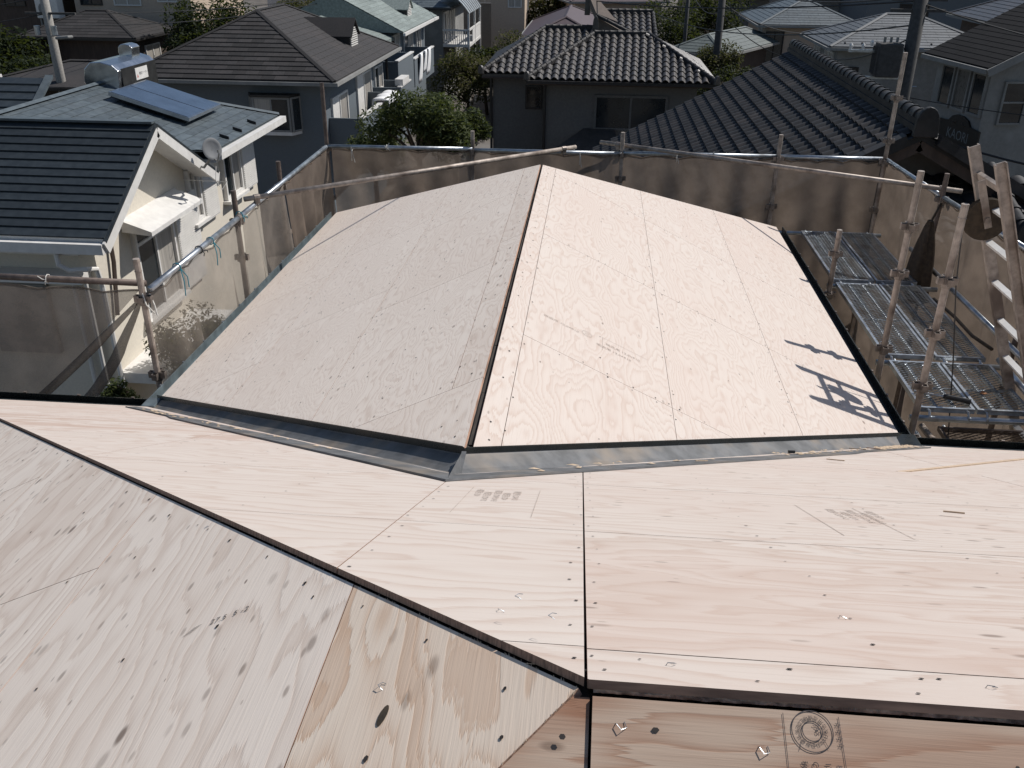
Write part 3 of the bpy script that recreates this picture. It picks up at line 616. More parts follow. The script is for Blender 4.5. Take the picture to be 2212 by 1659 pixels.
mb = MB(); mb.obox(lad(.925, .22), (0, 1, 0), LD, LD.cross(V((0, 1, 0))), .45, .05, .03); mb.build('head_bar', M['rust'], t)
mb = MB(); a = pc+V((-.15, 0, 0)); mb.path([a, a+V((.05, -.02, -.5)), a+V((.16, -.03, -1.1)), a+V((.3, 0, -1.9)), a+V((.6, 0, -4))], .005, 5); mb.build('hoist_rope', M['wire'], t)
# brown sack tied on the outer post
mb = MB(); q = random.Random(4); pr = [(0, .52, .04), (.02, .45, .07), (.05, .30, .12), (.07, .10, .16), (.08, -.08, .18), (.08, -.22, .19), (.07, -.32, .16), (.06, -.38, .08)]
n = 22; vs = []
for k, (dy, z, r) in enumerate(pr):
    for i in range(n):
        a = 6.2832*i/n; rr_ = r*(1+.16*math.sin(5*a+k*.3)+.08*math.sin(9*a+k)); vs.append((4.0+.62*rr_*math.cos(a), 3.86-dy*.2+rr_*math.sin(a), z))
fs = [(k*n+i, k*n+(i+1) % n, (k+1)*n+(i+1) % n, (k+1)*n+i) for k in range(len(pr)-1) for i in range(n)]+[tuple(range(n)), tuple(range(len(pr)*n-1, (len(pr)-1)*n-1, -1))]
t = thing('sack', 'long dark brown sack hanging from the right outer rail', 'sack', (4.0, 3.86, -.38)); mb.add(vs, fs); mb.build('bag', M['sack'], t, smooth=True)
mb = MB(); mb.path([(4.0, 3.86, .5), (4.05, 3.9, .6), (4.13, 4.02, .68)], .012, 6); mb.build('tie', M['sack'], t)
mb = MB(); mb.path([(4.0, 3.7, -.36), (3.98, 3.5, -.25), (3.95, 3.2, -.10), (3.94, 2.6, -.05), (3.92, 2.1, -.03), (3.95, 1.75, .0)], .016, 7); mb.build('tail_rope', M['sack'], t, smooth=True)
# netting
def net(p0, p1, zt, zb, label, m, amp=.03, seed=0, nu=90, nv=50, out=(0, 0, 0), ties=4, name='mesh_sheet', shape=None, sag=.03):
    p0, p1, out = V((p0[0], p0[1], 0)), V((p1[0], p1[1], 0)), V(out); q = random.Random(seed); ph = [q.uniform(0, 6.28) for _ in range(8)]; L = (p1-p0).length
    def fn(a, b):
        z = zt+(zb-zt)*b; p = p0.lerp(p1, a); 
        d = amp*(.55*math.sin(a*L*7+b*2.2+ph[0])+.4*math.sin(a*L*15-b*3+ph[1])+.5*math.sin((a*ties-b*1.3)*6.28+ph[2])*b+.35*math.sin((a*ties+b*1.7)*6.28+ph[3])*b+.5*abs(math.sin((a*L*3.1+b*1.9+ph[4])))**3+.4*abs(math.sin((a*L*2.3-b*2.6+ph[5])))**4)*(.25+min(1, b*3.5))
        z -= sag*(1-b)*(1-abs(math.cos(a*ties*math.pi)))
        p = p+out*d; p.z = z
        return shape(p, a, b) if shape else p
    mb = MB(); mb.grid(fn, nu, nv); mb.path([fn(i/40, 0) for i in range(41)], .009, 5)
    return lone(mb, name, M[m], label, 'netting', 'scaffold netting', smooth=True)
B = .86
net((-2.88, B+4.9), (-1.08, B+4.9), .69, -2.5, 'brown mesh sheet on the back rail below the leafy tree', 'net', .065, 1, out=(0, 1, 0)); net((-1.04, 5.77), (.80, 5.79), .69, -2.5, 'brown mesh sheet on the back rail behind the roof peak', 'net', .065, 2, out=(0, 1, 0))
net((.84, 5.79), (2.72, 5.81), .69, -2.5, 'brown mesh sheet on the back rail in front of the tiled gable roof', 'net', .065, 3, out=(0, 1, 0)); net((2.76, 5.81), (4.0, 5.83), .69, -2.5, 'brown mesh sheet at the right end of the back rail', 'net', .06, 4, out=(0, 1, 0))
net((4.06, 5.8), (4.16, 4.07), .69, -2.5, 'brown mesh sheet on the right side by the tall corner post', 'net', .05, 5, out=(1, 0, 0)); net((4.16, 4.03), (4.32, 2.0), .69, -2.5, 'brown mesh sheet on the right side behind the pale posts', 'net', .06, 6, out=(1, 0, 0)); net((4.32, 1.98), (4.42, -.9), .69, -2.5, 'brown mesh sheet on the right side behind the hoist ladder', 'net', .06, 16, out=(1, 0, 0))
net((-2.93, 5.68), (-2.91, 3.90), .69, -2.5, 'darker mesh sheet at the far end of the left side', 'net', .06, 7, out=(1, 0, 0)); net((-2.91, 3.84), (-2.90, 2.58), .68, -2.5, 'grey-beige mesh sheet mid way along the left side', 'net_l', .075, 8, out=(1, 0, 0)); net((-2.90, 2.52), (-2.90, .60), .67, -2.2, 'pale see-through mesh sheet at the near left corner', 'net_l', .07, 9, out=(1, 0, 0))
def front(p, a, b):
    k = .68-p.z; xr = -2.99-k*1.02
    p.x = xr+(-5.2-xr)*a if xr > -5.1 else -5.1-a*.1; return p
net((-2.99, .66), (-5.2, .70), .66, -1.3, 'grey mesh sheet hanging from the dark left rail, edge pulled aside', 'net_f', .02, 10, out=(0, 1, 0), shape=front)
mb = MB()
for k, (x1, z1, r) in enumerate(((-4.15, -.42, .035), (-3.72, -.42, .045))):
    pts = [V((-3.0, .64, .60)).lerp(V((x1, .62, z1)), i/14)+V((0, .012*math.sin(i*1.3), -.10*math.sin(math.pi*i/14)*(1 if k else .2))) for i in range(15)]
    mb.path(pts, [r*(.35+.65*min(1, i/5)) for i in range(15)], 8)
lone(mb, 'gathered_mesh_fold', M['net_f'], 'gathered folds of the front mesh sheet running down from the corner post', 'netting', smooth=True)
# string ties
def tie(p, m, label, dl=((.0, -.02, -.06), (.02, 0, -.13))):
    p = V(p); mb = MB(); mb.path([p+V((.034*math.cos(t*.7), .0, .034*math.sin(t*.7))) if False else p+V((0, .034*math.cos(t*.785), .034*math.sin(t*.785))) for t in range(9)], .004, 5)
    for d in dl: d = V(d); mb.path([p+V((0, -.03, 0)), p+V((d.x*.4, -.04+d.y*.4, d.z*.3)), p+V((d.x, -.035+d.y, d.z))], .0035, 5)
    lone(mb, 'string_tie', M[m], label, 'string', 'string ties on the rails')
tie((-2.15, 5.73, ZR), 'rope_w', 'white string knot on the back rail left of the tree shade', ((.04, 0, .06), (-.02, 0, .03), (.05, 0, -.03))); tie((1.95, 5.79, ZR), 'rope_w', 'white string knot on the back rail before the tiled roof', ((.0, 0, .05), (.01, 0, -.05)))
tie((-2.6, 5.71, ZR-.02), 'rope_w', 'white string hanging on the back sheet near the left corner', ((.0, 0, -.15), (.04, 0, -.17))); tie((.3, 5.76, ZR-.02), 'rope_w', 'white string hanging on the back sheet behind the peak', ((.0, 0, -.13), (.02, 0, -.16))); tie((1.5, 5.78, ZR-.02), 'rope_w', 'white string loop on the back sheet right of the peak', ((.0, 0, -.07), (.03, 0, -.09)))
def tiex(p, m, label, ln):
    p = V(p); mb = MB(); mb.path([p+V((.034*math.cos(t*.785), 0, .034*math.sin(t*.785))) for t in range(9)], .005, 5); mb.path([p+V((.03, 0, -.01)), p+V((.05, -.01, -ln*.5)), p+V((.045, -.015, -ln))], .0045, 5); mb.path([p+V((.03, 0, -.01)), p+V((.055, .05, -ln*.4)), p+V((.05, .06, -ln*.8))], .0045, 5); lone(mb, 'string_tie', M[m], label, 'string', 'string ties on the rails')
tiex((-2.87, 1.05, ZR), 'rope_b', 'blue string tied on the shiny left rail near the corner post', .24); tiex((-2.87, 1.75, ZR), 'rope_b', 'blue string tied on the shiny left rail, second from the corner', .22); tiex((-2.88, 2.5, ZR+.02), 'rope_b', 'short blue string at the second left post', .06); tiex((-2.87, 1.5, ZR), 'wire', 'black cord knotted on the shiny left rail', .05)
mb = MB(); mb.path([(-2.9, .60, .66), (-2.86, .57, .58), (-2.84, .55, .5)], .006, 5); mb.path([(-2.93, .55, .68), (-2.9, .52, .6), (-2.86, .55, .52)], .006, 5); lone(mb, 'string_tie', M['rope_w'], 'white string wrapped on the corner post clamp', 'string', 'string ties on the rails')
tie((-3.75, .68, ZR), 'rope_w', 'pale string knot on the dark front left rail', ((-.06, 0, .03), (-.01, 0, -.04)))
# ---------------------------------------------------------------- house-building helpers
def window(root, c, r, n, w, h, fm='white', gm='glass', mull=1, sill=False, fw_=.05, dep=.07, trans=0):
    c, r, n = V(c), V(r).normalized(), V(n).normalized(); u = V((0, 0, 1)); mb = MB()
    for s in (-1, 1):
        mb.obox(c+r*s*(w-fw_)/2+n*dep/2, r, n, u, fw_, dep, h); mb.obox(c+u*s*(h-fw_)/2+n*(dep/2-.001), r, n, u, w-2*fw_, dep-.004, fw_)
    f = mb.build('window', M[fm], root); pw = (w-2*fw_)/(mull+1)
    for k in range(mull):
        mb = MB(); mb.obox(c+r*(-(w-2*fw_)/2+pw*(k+1))+n*(dep/2-.004), r, n, u, fw_*.8, dep-.012, h-2*fw_); mb.build('mullion', M[fm], f)
    if trans:
        mb = MB(); mb.obox(c+u*(h*trans)+n*(dep/2-.006), r, n, u, w-2*fw_, dep-.014, fw_*.8); mb.build('transom', M[fm], f)
    gl = gm if isinstance(gm, (list, tuple)) else [gm]*(mull+1)
    for k in range(mull+1):
        mb = MB(); mb.obox(c+r*(-(w-2*fw_)/2+pw*(k+.5))+n*.018, r, n, u, pw*.99, .02, h-2*fw_); mb.build('pane', M[gl[k]], f)
    if sill: mb = MB(); mb.obox(c-u*(h/2+.03)+n*.07, r, n, u, w+.12, .14, .05); mb.build('sill', M[fm], f)
    return f
def shutter(root, c, r, n, w, h, m='white', name='shutter', sp=.035):
    c, r, n = V(c), V(r).normalized(), V(n).normalized(); u = V((0, 0, 1)); mb = MB(); mb.obox(c+n*.04, r, n, u, w, .08, h); f = mb.build(name, M[m], root)
    mb = MB(); k = -h/2+sp
    while k < h/2-sp*.5: mb.obox(c+n*.085+u*k, r, n+u*.5, u, w*.96, .012, sp*.62); k += sp
    tag(mb.build('louvres', M[m], f), kind='stuff'); return f
CNT = {}
def tile_face(root, poly, tw, ex, th, m, stag=.5, name='roof_slate', limit=300, join=False, parent=None, base=True):
    poly = [V(p) for p in poly]; u = (poly[1]-poly[0]).normalized(); n = (poly[1]-poly[0]).cross(poly[-1]-poly[0]).normalized()
    if n.z < 0: n = -n
    v = n.cross(u); o = poly[0]; p2 = [((p-o).dot(u), (p-o).dot(v)) for p in poly]
    if area(p2) < 0: p2 = p2[::-1]
    vmax = max(p[1] for p in p2); u0 = min(p[0] for p in p2); u1 = max(p[0] for p in p2); full = None; big = MB(); q = random.Random(len(name)+int(abs(o.x)*10))
    r_ = 0
    while r_*ex < vmax-.02:
        uu = u0-(tw*stag if r_ % 2 else 0)-q.uniform(0, .02)
        while uu < u1:
            rect = [(uu+.004, r_*ex), (uu+tw-.004, r_*ex), (uu+tw-.004, (r_+1)*ex+.01), (uu+.004, (r_+1)*ex+.01)]; pl = clip(rect, p2)
            if len(pl) > 2 and abs(area(pl)) > .06*tw*ex:
                isfull = abs(abs(area(pl))-abs(area(rect))) < 1e-6
                if isfull: pl = rect
                h = lambda b: th*(1.25-(b-r_*ex)/ex)+.004
                mb = big if join else MB(); N = len(pl)
                tp = [o+u*a+v*b+n*h(b) for a, b in pl] if join else [V((a-uu, b-r_*ex, h(b))) for a, b in pl]; bt = [o+u*a+v*b for a, b in pl] if join else [V((a-uu, b-r_*ex, -.002)) for a, b in pl]
                fs = [tuple(range(N))]+[((i+1) % N, i, N+i, N+(i+1) % N) for i in range(N)]
                mb.add(tp+bt, fs)
                if not join:
                    if CNT.get(root, 0) >= limit:
                        big.add([o+u*(p.x+uu)+v*(p.y+r_*ex)+n*p.z for p in tp+bt], fs)
                    else:
                        if isfull:
                            if full is None: full = mb.mesh(name, m)
                            me = full
                        else: me = mb.mesh(name, m)
                        inst(me, name, frame(o+u*uu+v*(r_*ex), u, v), parent or root); CNT[root] = CNT.get(root, 0)+1
            uu += tw
        r_ += 1
    if big.v: tag(big.build('roof_slates', m, root), kind='stuff')
def kawara_mesh(tw, ex, amp, m, name='roof_tile'):
    mb = MB(); N = 8; L = ex*1.12; th = .035
    f = lambda t: amp*(math.sin(math.pi*min(1, t/.80))**.8 if t < .8 else -.12*math.sin((t-.8)/.2*math.pi))
    top = []
    for j, (b, hh) in enumerate(((0, th), (L, .0))): top += [V((i/N*tw*1.0, b, f(i/N)+hh)) for i in range(N+1)]
    mb.add(top, [(i, i+1, N+2+i, N+1+i) for i in range(N)])
    mb.add([V((i/N*tw, .002, f(i/N)+th)) for i in range(N+1)]+[V((i/N*tw, .006, f(i/N)-.005)) for i in range(N+1)], [(i+1, i, N+1+i, N+2+i) for i in range(N)])
    return mb.mesh(name, m, smooth=True)
def kawara_face(root, poly, tw, ex, amp, m, limit=300, flip=False, inset=.1, name='roof_tile'):
    poly = [V(p) for p in poly]; u = (poly[1]-poly[0]).normalized(); n = (poly[1]-poly[0]).cross(poly[-1]-poly[0]).normalized()
    if n.z < 0: n = -n; 
    v = n.cross(u); o = poly[0]; p2 = [((p-o).dot(u), (p-o).dot(v)) for p in poly]
    if area(p2) < 0: p2 = p2[::-1]
    me = kawara_mesh(tw, ex, amp, m, name); vmax = max(p[1] for p in p2); u0 = min(p[0] for p in p2); u1 = max(p[0] for p in p2); cand = []
    for r_ in range(int(vmax/ex)+1):
        for k in range(int((u1-u0)/tw)+1):
            a, b = u0+k*tw, r_*ex
            if inp((a+tw*.5, b+ex*.45), p2): cand.append((a, b))
    room = max(0, limit-CNT.get(root, 0))
    cand.sort(key=lambda c: ((root.location if BASE[root].length == 0 else V((0, 0, 0)))+o+u*c[0]+v*c[1]-CAM).length)
    for a, b in cand[:room]: inst(me, name, frame(o+u*a+v*b+n*.01, u, v), root)
    CNT[root] = CNT.get(root, 0)+min(room, len(cand))
    if len(cand) > room:
        mb = MB(); vs = [x.co.copy() for x in me.vertices]; fs = [tuple(p.vertices) for p in me.polygons]
        for a, b in cand[room:]: mb.add([o+u*(a+x.x)+v*(b+x.y)+n*(x.z+.01) for x in vs], fs)
        tag(mb.build('roof_tiles', m, root, smooth=True), kind='stuff')
def ridge_run(root, p, q, r, ln, m, base=.1, name='ridge_tile', cap=True):
    p, q = V(p), V(q); d = (q-p); L = d.length; d.normalize(); side = d.cross(V((0, 0, 1))).normalized(); u = side.cross(d); n = max(1, round(L/ln)); ln = L/n
    mb = MB(); c = (p+q)/2; mb.obox(c+u*base*.25, d, side, u, L, r*2.5, base*.5); mb.obox(c+u*base*.75, d, side, u, L*.999, r*2.05, base*.5); mb.build('ridge_base', m, root)
    mb = MB(); N = 8; vs = []
    for b, rr_ in ((0, r*1.12), (ln*.16, r*1.12), (ln*.18, r), (ln*1.03, r*.93)):
        vs += [V((b, rr_*math.cos(math.pi*i/N), rr_*math.sin(math.pi*i/N))) for i in range(N+1)]
    mb.add(vs, [(j*(N+1)+i+1, j*(N+1)+i, (j+1)*(N+1)+i, (j+1)*(N+1)+i+1) for j in range(3) for i in range(N)]); mb.add([V((0, r*1.12*math.cos(math.pi*i/N), r*1.12*math.sin(math.pi*i/N))) for i in range(N+1)], [tuple(range(N+1))])
    me = mb.mesh(name, m, smooth=True)
    for k in range(n): inst(me, name, frame(p+d*k*ln+u*base, d, side*-1 if False else u.cross(d)), root)
def onigawara(root, c, d, w, h, m):
    c, d = V(c), V(d).normalized(); s = d.cross(V((0, 0, 1))); mb = MB(); pts = []
    for i in range(11):
        a = math.pi*i/10; pts.append(c+s*(w/2*math.cos(a))+V((0, 0, h*.45+h*.55*math.sin(a))))
    pts += [c-s*w*.55, c+s*w*.55]; mb.prism(pts, d*.1); mb.build('ridge_end_tile', m, root, bevel=.015)
def hip_pts(x0, x1, y0, y1, ze, s):
    w, l = x1-x0, y1-y0
    if l >= w: h = w/2*s; a, b = V(((x0+x1)/2, y0+w/2, ze+h)), V(((x0+x1)/2, y1-w/2, ze+h))
    else: h = l/2*s; a, b = V((x0+l/2, (y0+y1)/2, ze+h)), V((x1-l/2, (y0+y1)/2, ze+h))
    return a, b, l >= w
def hip_roof(root, x0, x1, y0, y1, ze, s, m, drop=.01, gut='white', name='roof'):
    a, b, yl = hip_pts(x0, x1, y0, y1, ze, s); z = V((0, 0, -drop)); c = [V((x0, y0, ze)), V((x1, y0, ze)), V((x1, y1, ze)), V((x0, y1, ze))]; mb = MB(); e = V((0, 0, -.12))
    t = [p+z for p in c]+[a+z, b+z]+[p+e for p in c]
    if yl: f = [(0, 1, 4), (1, 2, 5, 4), (2, 3, 5), (3, 0, 4, 5)]
    else: f = [(0, 1, 5, 4), (1, 2, 5), (2, 3, 4, 5), (3, 0, 4)]
    mb.add(t, f+[(9, 8, 7, 6), (0, 6, 7, 1), (1, 7, 8, 2), (2, 8, 9, 3), (3, 9, 6, 0)]); o = mb.build(name, m, root)
    if gut:
        g = .09
        for p, q in ((V((x0-g, y0-g, ze-.13)), V((x1+g, y0, ze-.03))), (V((x1, y0+.002, ze-.131)), V((x1+g, y1-.002, ze-.031))), (V((x0-g, y1, ze-.13)), V((x1+g, y1+g, ze-.03))), (V((x0-g, y0+.002, ze-.131)), V((x0, y1-.002, ze-.031)))):
            mb = MB(); mb.box(p, q); mb.build('gutter', M[gut], root)
    return c, a, b, yl, o
def hip_faces(c, a, b, yl):
    return [[c[0], c[1], a], [c[1], c[2], b, a], [c[2], c[3], b], [c[3], c[0], a, b]] if yl else [[c[0], c[1], b, a], [c[1], c[2], b], [c[2], c[3], a, b], [c[3], c[0], a]]
def hip_caps(root, c, a, b, yl, m, r=.045, name='hip_cap'):
    prs = [(c[0], a), (c[1], a), (c[2], b), (c[3], b), (a, b)] if yl else [(c[0], a), (c[1], b), (c[2], b), (c[3], a), (a, b)]
    for p, q in prs:
        if (q-p).length < .05: continue
        mb = MB(); d = (q-p).normalized(); s = d.cross(V((0, 0, 1))).normalized(); u = s.cross(d); h = u*.05
        mb.add([p-s*.09+u*.015, p+h, p+s*.09+u*.015, q-s*.09+u*.015, q+h, q+s*.09+u*.015], [(0, 1, 4, 3), (1, 2, 5, 4), (0, 2, 1), (3, 4, 5)]); mb.build(name, m, root)
X, Y, Z = V((1, 0, 0)), V((0, 1, 0)), V((0, 0, 1))
# ---------------------------------------------------------------- white house on the left
h1 = thing('house', 'cream white house with dark gabled roof on the left', 'house', (-8, 8, -6))
mb = MB()
for x in (-5.9,): mb.prism([(x, 4.98, -6), (x, 7.85, -6), (x, 7.85, -.1), (x, 6.4, .70), (x, 4.98, -.12)], (-6.3, 0, 0))
mb.build('gable_wall', M['cream'], h1)
mb = MB(); mb.box((-10.3, 7.85, -6), (-5.902, 10.95, -.06)); mb.build('wall', M['cream'], h1)
# gable roof: slabs and long roofing boards
YR, ZRG, YE, ZE1 = 6.40, .82, 4.62, -.23; gs = (ZRG-ZE1)/(YR-YE)
for sg in (-1, 1):
    e = YR+sg*(YR-YE)*(-1)*-1; mb = MB(); mb.prism([(-5.5, YR, ZRG-.03), (-5.5, YR+sg*(YR-YE), ZE1-.03), (-12.2, YR+sg*(YR-YE), ZE1-.03), (-12.2, YR, ZRG-.03)], (0, 0, -.09)); mb.build('roof_slab', M['white'], h1)
n = 14; sl_ = V((0, -(YR-YE), -(ZRG-ZE1))); L = sl_.length; sl_.normalize(); nn = V((0, -gs, 1)).normalized()
mbd = MB(); ex = L/n; mbd.add([V((-3.2, 0, .004)), V((3.5, 0, .004)), V((3.5, ex*1.06, .022)), V((-3.2, ex*1.06, .022)), V((-3.2, ex*1.06, -.002)), V((3.5, ex*1.06, -.002)), V((3.5, 0, -.01)), V((-3.2, 0, -.01))], [(0, 1, 2, 3), (3, 2, 5, 4), (1, 6, 5, 2), (0, 3, 4, 7)])
bme = mbd.mesh('roofing_board', M['slate_d'])
for k in range(n): inst(bme, 'roofing_board', frame(V((-8.70, YR, ZRG-.028))+sl_*ex*k+nn*.012, -X, sl_), h1)
mb = MB(); mb.prism([(-5.5, YR, ZRG-.02), (-5.5, YR+(YR-YE), ZE1-.02), (-12.2, YR+(YR-YE), ZE1-.02), (-12.2, YR, ZRG-.02)], (0, 0, .03)); mb.build('roof_sheet', M['slate_d'], h1)
mb = MB(); mb.obox((-8.86, YR, ZRG+.012), X, Y, Z, 6.72, .16, .03); mb.build('ridge_cap', M['slate_b'], h1)
for sg in (-1, 1):
    a, b = V((-5.485, YR, ZRG-.03)), V((-5.485, YR+sg*(YR-YE+.05), ZE1-.06)); mb = MB(); d = b-a; mb.obox((a+b)/2+V((0, 0, -.075)), d, X, d.cross(X), d.length, .03, .17); mb.build('bargeboard', M['white'], h1)
    mb = MB(); mb.obox((a+b)/2+V((-.003, 0, .008)), d, X, d.cross(X), d.length, .045, .03); mb.build('verge_trim', M['slate_d'], h1)
mb = MB(); mb.box((-12.2, YE-.12, ZE1-.20), (-5.50, YE-.01, ZE1-.07)); mb.build('gutter', M['white'], h1)
mb = MB(); mb.box((-12.2, YE-.0, ZE1-.26), (-5.9, 4.97, ZE1-.21)); mb.build('soffit', M['white'], h1)
mb = MB(); mb.path([(-6.15, 4.57, -.44), (-6.15, 4.57, -.60), (-6.05, 4.60, -.68), (-5.85, 4.66, -.68), (-5.83, 4.85, -.74), (-5.83, 4.9, -1.0), (-5.83, 4.9, -6)], .035, 8); mb.build('downpipe', M['white'], h1)
for x in (-6.05, -6.22): mb = MB(); mb.tube((x, 4.9, -.85), (x, 4.9, -6), .03, 8); mb.build('downpipe', M['white'], h1)
mb = MB(); mb.box((-12, 4.72, -.92), (-6.0, 4.975, -.80)); mb.build('awning', M['white'], h1)
# hip roof behind with slates
f1 = [V((-5.5, 8.28, .05)), V((-5.5, 11.4, .05)), V((-8.0, 9.75, .80)), V((-8.0, 6.5, .80)), V((-5.95, 7.6, .185))]
mb = MB(); c = [V((-5.5, 8.28, .03)), V((-5.5, 11.4, .03)), V((-10.5, 11.4, .03)), V((-10.5, 6.9, .03)), V((-8, 9.75, .78)), V((-8, 6.5, .78)), V((-5.95, 7.6, .165))]
mb.add(c+[p+V((0, 0, -.1)) for p in c[:4]], [(0, 1, 4, 5, 6), (1, 2, 4), (2, 3, 5, 4), (10, 9, 8, 7), (1, 0, 7, 8), (2, 1, 8, 9)]); mb.build('hip_roof', M['slate_b'], h1)
tile_face(h1, f1, .606, .165, .008, M['slate_b'])
tile_face(h1, [V((-5.5, 11.4, .05)), V((-10.5, 11.4, .05)), V((-8.0, 9.75, .80))], .606, .165, .008, M['slate_b'], join=True)
for a, b in ((V((-5.5, 11.4, .05)), V((-8, 9.75, .8))), (V((-8, 9.75, .8)), V((-8, 6.6, .8)))):
    d = (b-a).normalized(); s = d.cross(Z).normalized(); u = s.cross(d); mb = MB(); mb.add([a-s*.07+u*.02, a+u*.05, a+s*.07+u*.02, b-s*.07+u*.02, b+u*.05, b+s*.07+u*.02], [(0, 1, 4, 3), (1, 2, 5, 4), (0, 2, 1), (3, 4, 5)]); mb.build('hip_cap', M['slate_b'], h1)
mb = MB(); mb.box((-5.5, 8.25, -.09), (-5.39, 11.5, .02)); mb.build('gutter', M['white'], h1); mb = MB(); mb.box((-5.87, 8.25, -.14), (-5.5, 11.42, -.09)); mb.build('soffit', M['white'], h1)
for y in (9.0, 9.6, 10.3): mb = MB(); mb.obox((-5.62, y, .12), V((1, 0, -.3)), Y, Z, .16, .02, .05); mb.build('snow_guard', M['black'], h1)
# roof block behind on the far left
mb = MB(); mb.prism([(-8.65, 9.3, .93), (-8.25, 7.3, .16), (-13, 7.3, .16), (-13, 9.3, .93)], (0, 0, -.08)); mb.build('rear_roof', M['slate_d'], h1)
for k in range(9):
    t0, t1 = k/9, (k+1)/9; mb = MB(); p = lambda t, x, h: V((x, 9.3-2.0*t, .93-.77*t+h)); mb.add([p(t0, -8.66+.4*t0, .012), p(t0, -13, .012), p(t1, -13, .036), p(t1, -8.66+.4*t1, .036), p(t1, -13, .0), p(t1, -8.66+.4*t1, .0)], [(0, 1, 2, 3), (3, 2, 4, 5)]); mb.build('roofing_board', M['slate_d'], h1)
mb = MB(); mb.obox((-8.42, 8.3, .58), V((.4, -2, -.77)), V((1, .2, 0)), Z, 2.2, .12, .05); mb.build('verge_trim', M['slate_b'], h1); mb = MB(); mb.box((-13, 7.4, -6), (-10.3, 9.2, .1)); mb.build('rear_wall', M['cream'], h1)
# openings of the sunlit wall
XW = -5.9
window(h1, (XW, 9.72, -.56), -Y, X, .80, .98, 'white', ['curtain', 'glass'], 1, True); shutter(h1, (XW, 10.46, -.60), Y, X, .62, .98)
window(h1, (XW, 8.10, -.62), -Y, X, .42, .84, 'white', 'curtain', 1, True); shutter(h1, (XW, 8.62, -.70), Y, X, .55, .88)
window(h1, (XW, 6.55, -1.20), -Y, X, 1.22, 1.40, 'white', ['curtain', 'glass'], 1, True, trans=.28); shutter(h1, (XW, 7.62, -1.22), Y, X, .80, 1.42)
mb = MB(); mb.prism([(XW, 5.72, -.36), (XW, 7.50, -.36), (XW, 7.50, -.46), (XW, 5.72, -.46)], (.02, 0, 0)); mb.prism([(XW+.02, 5.72, -.36), (XW+.42, 5.76, -.52), (XW+.42, 5.76, -.58), (XW+.02, 5.72, -.52)], (0, 1.74, 0)); mb.build('window_canopy', M['white'], h1)
window(h1, (-8.3, 4.98, -1.5), X, -Y, 1.6, 1.0, 'white', 'glass', 1); shutter(h1, (-7.05, 4.98, -1.45), X, -Y, .85, 1.1, 'palewall')
mb = MB(); mb.box((-5.9, 5.0, -2.45), (-5.2, 7.4, -2.3)); mb.build('porch_roof', M['white'], h1)
mb = MB(); mb.path([(-5.86, 5.35, -.42), (-5.84, 5.30, -.8), (-5.85, 5.22, -1.2), (-5.85, 5.15, -1.5)], .03, 6); mb.build('wall_cable', M['brownwall'], h1)
# solar water heater
sh = thing('solar_water_heater', 'silver solar water heater with blue collector panel on the slate roof', 'solar heater', (-7.2, 9.9, .5))
e1, e2 = V((1, 0, -.3)).normalized(), Y; un = e1.cross(e2); un = un if un.z > 0 else -un
pc_ = V((-6.82, 9.66, .575)); mb = MB(); mb.obox(pc_, e1, e2, un, 1.36, 1.36, .06); pn = mb.build('collector', M['steel'], sh)
for k in (-1, 1): mb = MB(); mb.obox(pc_+e2*k*.338+un*.031, e1, e2, un, 1.30, .64, .008); mb.build('glass_panel', M['solar'], pn)
mb = MB(); mb.obox(pc_-un*.04, e1, e2, un, 1.30, 1.30, .03); mb.build('collector_frame', M['black'], sh)
tc_ = V((-7.92, 10.42, .86)); pro = []
for i in range(9): a = math.pi*(.0+i/8*.62); pro.append((-.30*math.cos(a)*-1, .20+.12*math.sin(a)))
pr2 = [(.26, -.22), (.30, .16), (.20, .25), (0, .30), (-.18, .29), (-.30, .18), (-.34, -.02), (-.28, -.22)]
N = len(pr2); vs = [tc_+V((a, s*.71, b)) for s in (-1, 1) for a, b in pr2]; mb = MB(); mb.add(vs, [(i, (i+1) % N, N+(i+1) % N, N+i) for i in range(N)]+[tuple(range(N-1, -1, -1)), tuple(range(N, 2*N))]); mb.build('tank', M['steel'], sh, bevel=.012)
mb = MB(); mb.obox(tc_+V((.296, .05, -.02)), Y, Z, X, 1.3, .40, .012); mb.build('tank_front', mat('dark_steel_face', (.10, .10, .10), .35, .8), sh)
mb = MB(); mb.obox(tc_+V((.306, .10, .03)), Y, Z, X, .46, .20, .008); lb = mb.build('maker_label', M['white'], sh)
fr_ = frame(tc_+V((.3115, .0, .01)), Y, Z); text('朝日ソーラー', .055, fr_, M['ink'], sh, 'label_text', 0); mb = MB(); o_ = tc_+V((.3112, -.06, 0)); mb.add([o_+V((0, -.03, -.03)), o_+V((0, .02, -.03)), o_+V((0, -.005, .03))], [(0, 1, 2)]); mb.build('label_mark', mat('red_print', (.5, .06, .05), .6), sh)
mb = MB(); mb.prism([tc_+V((a*.42, .25, .36+b*.42)) for a, b in pr2], (0, .30, 0)); mb.build('header_tank', M['steel'], sh, bevel=.01)
for y in (-.5, .5): mb = MB(); mb.tube(tc_+V((-.2, y, -.22)), tc_+V((-.2, y, -.5)), .02, 6); mb.build('leg', M['black'], sh)
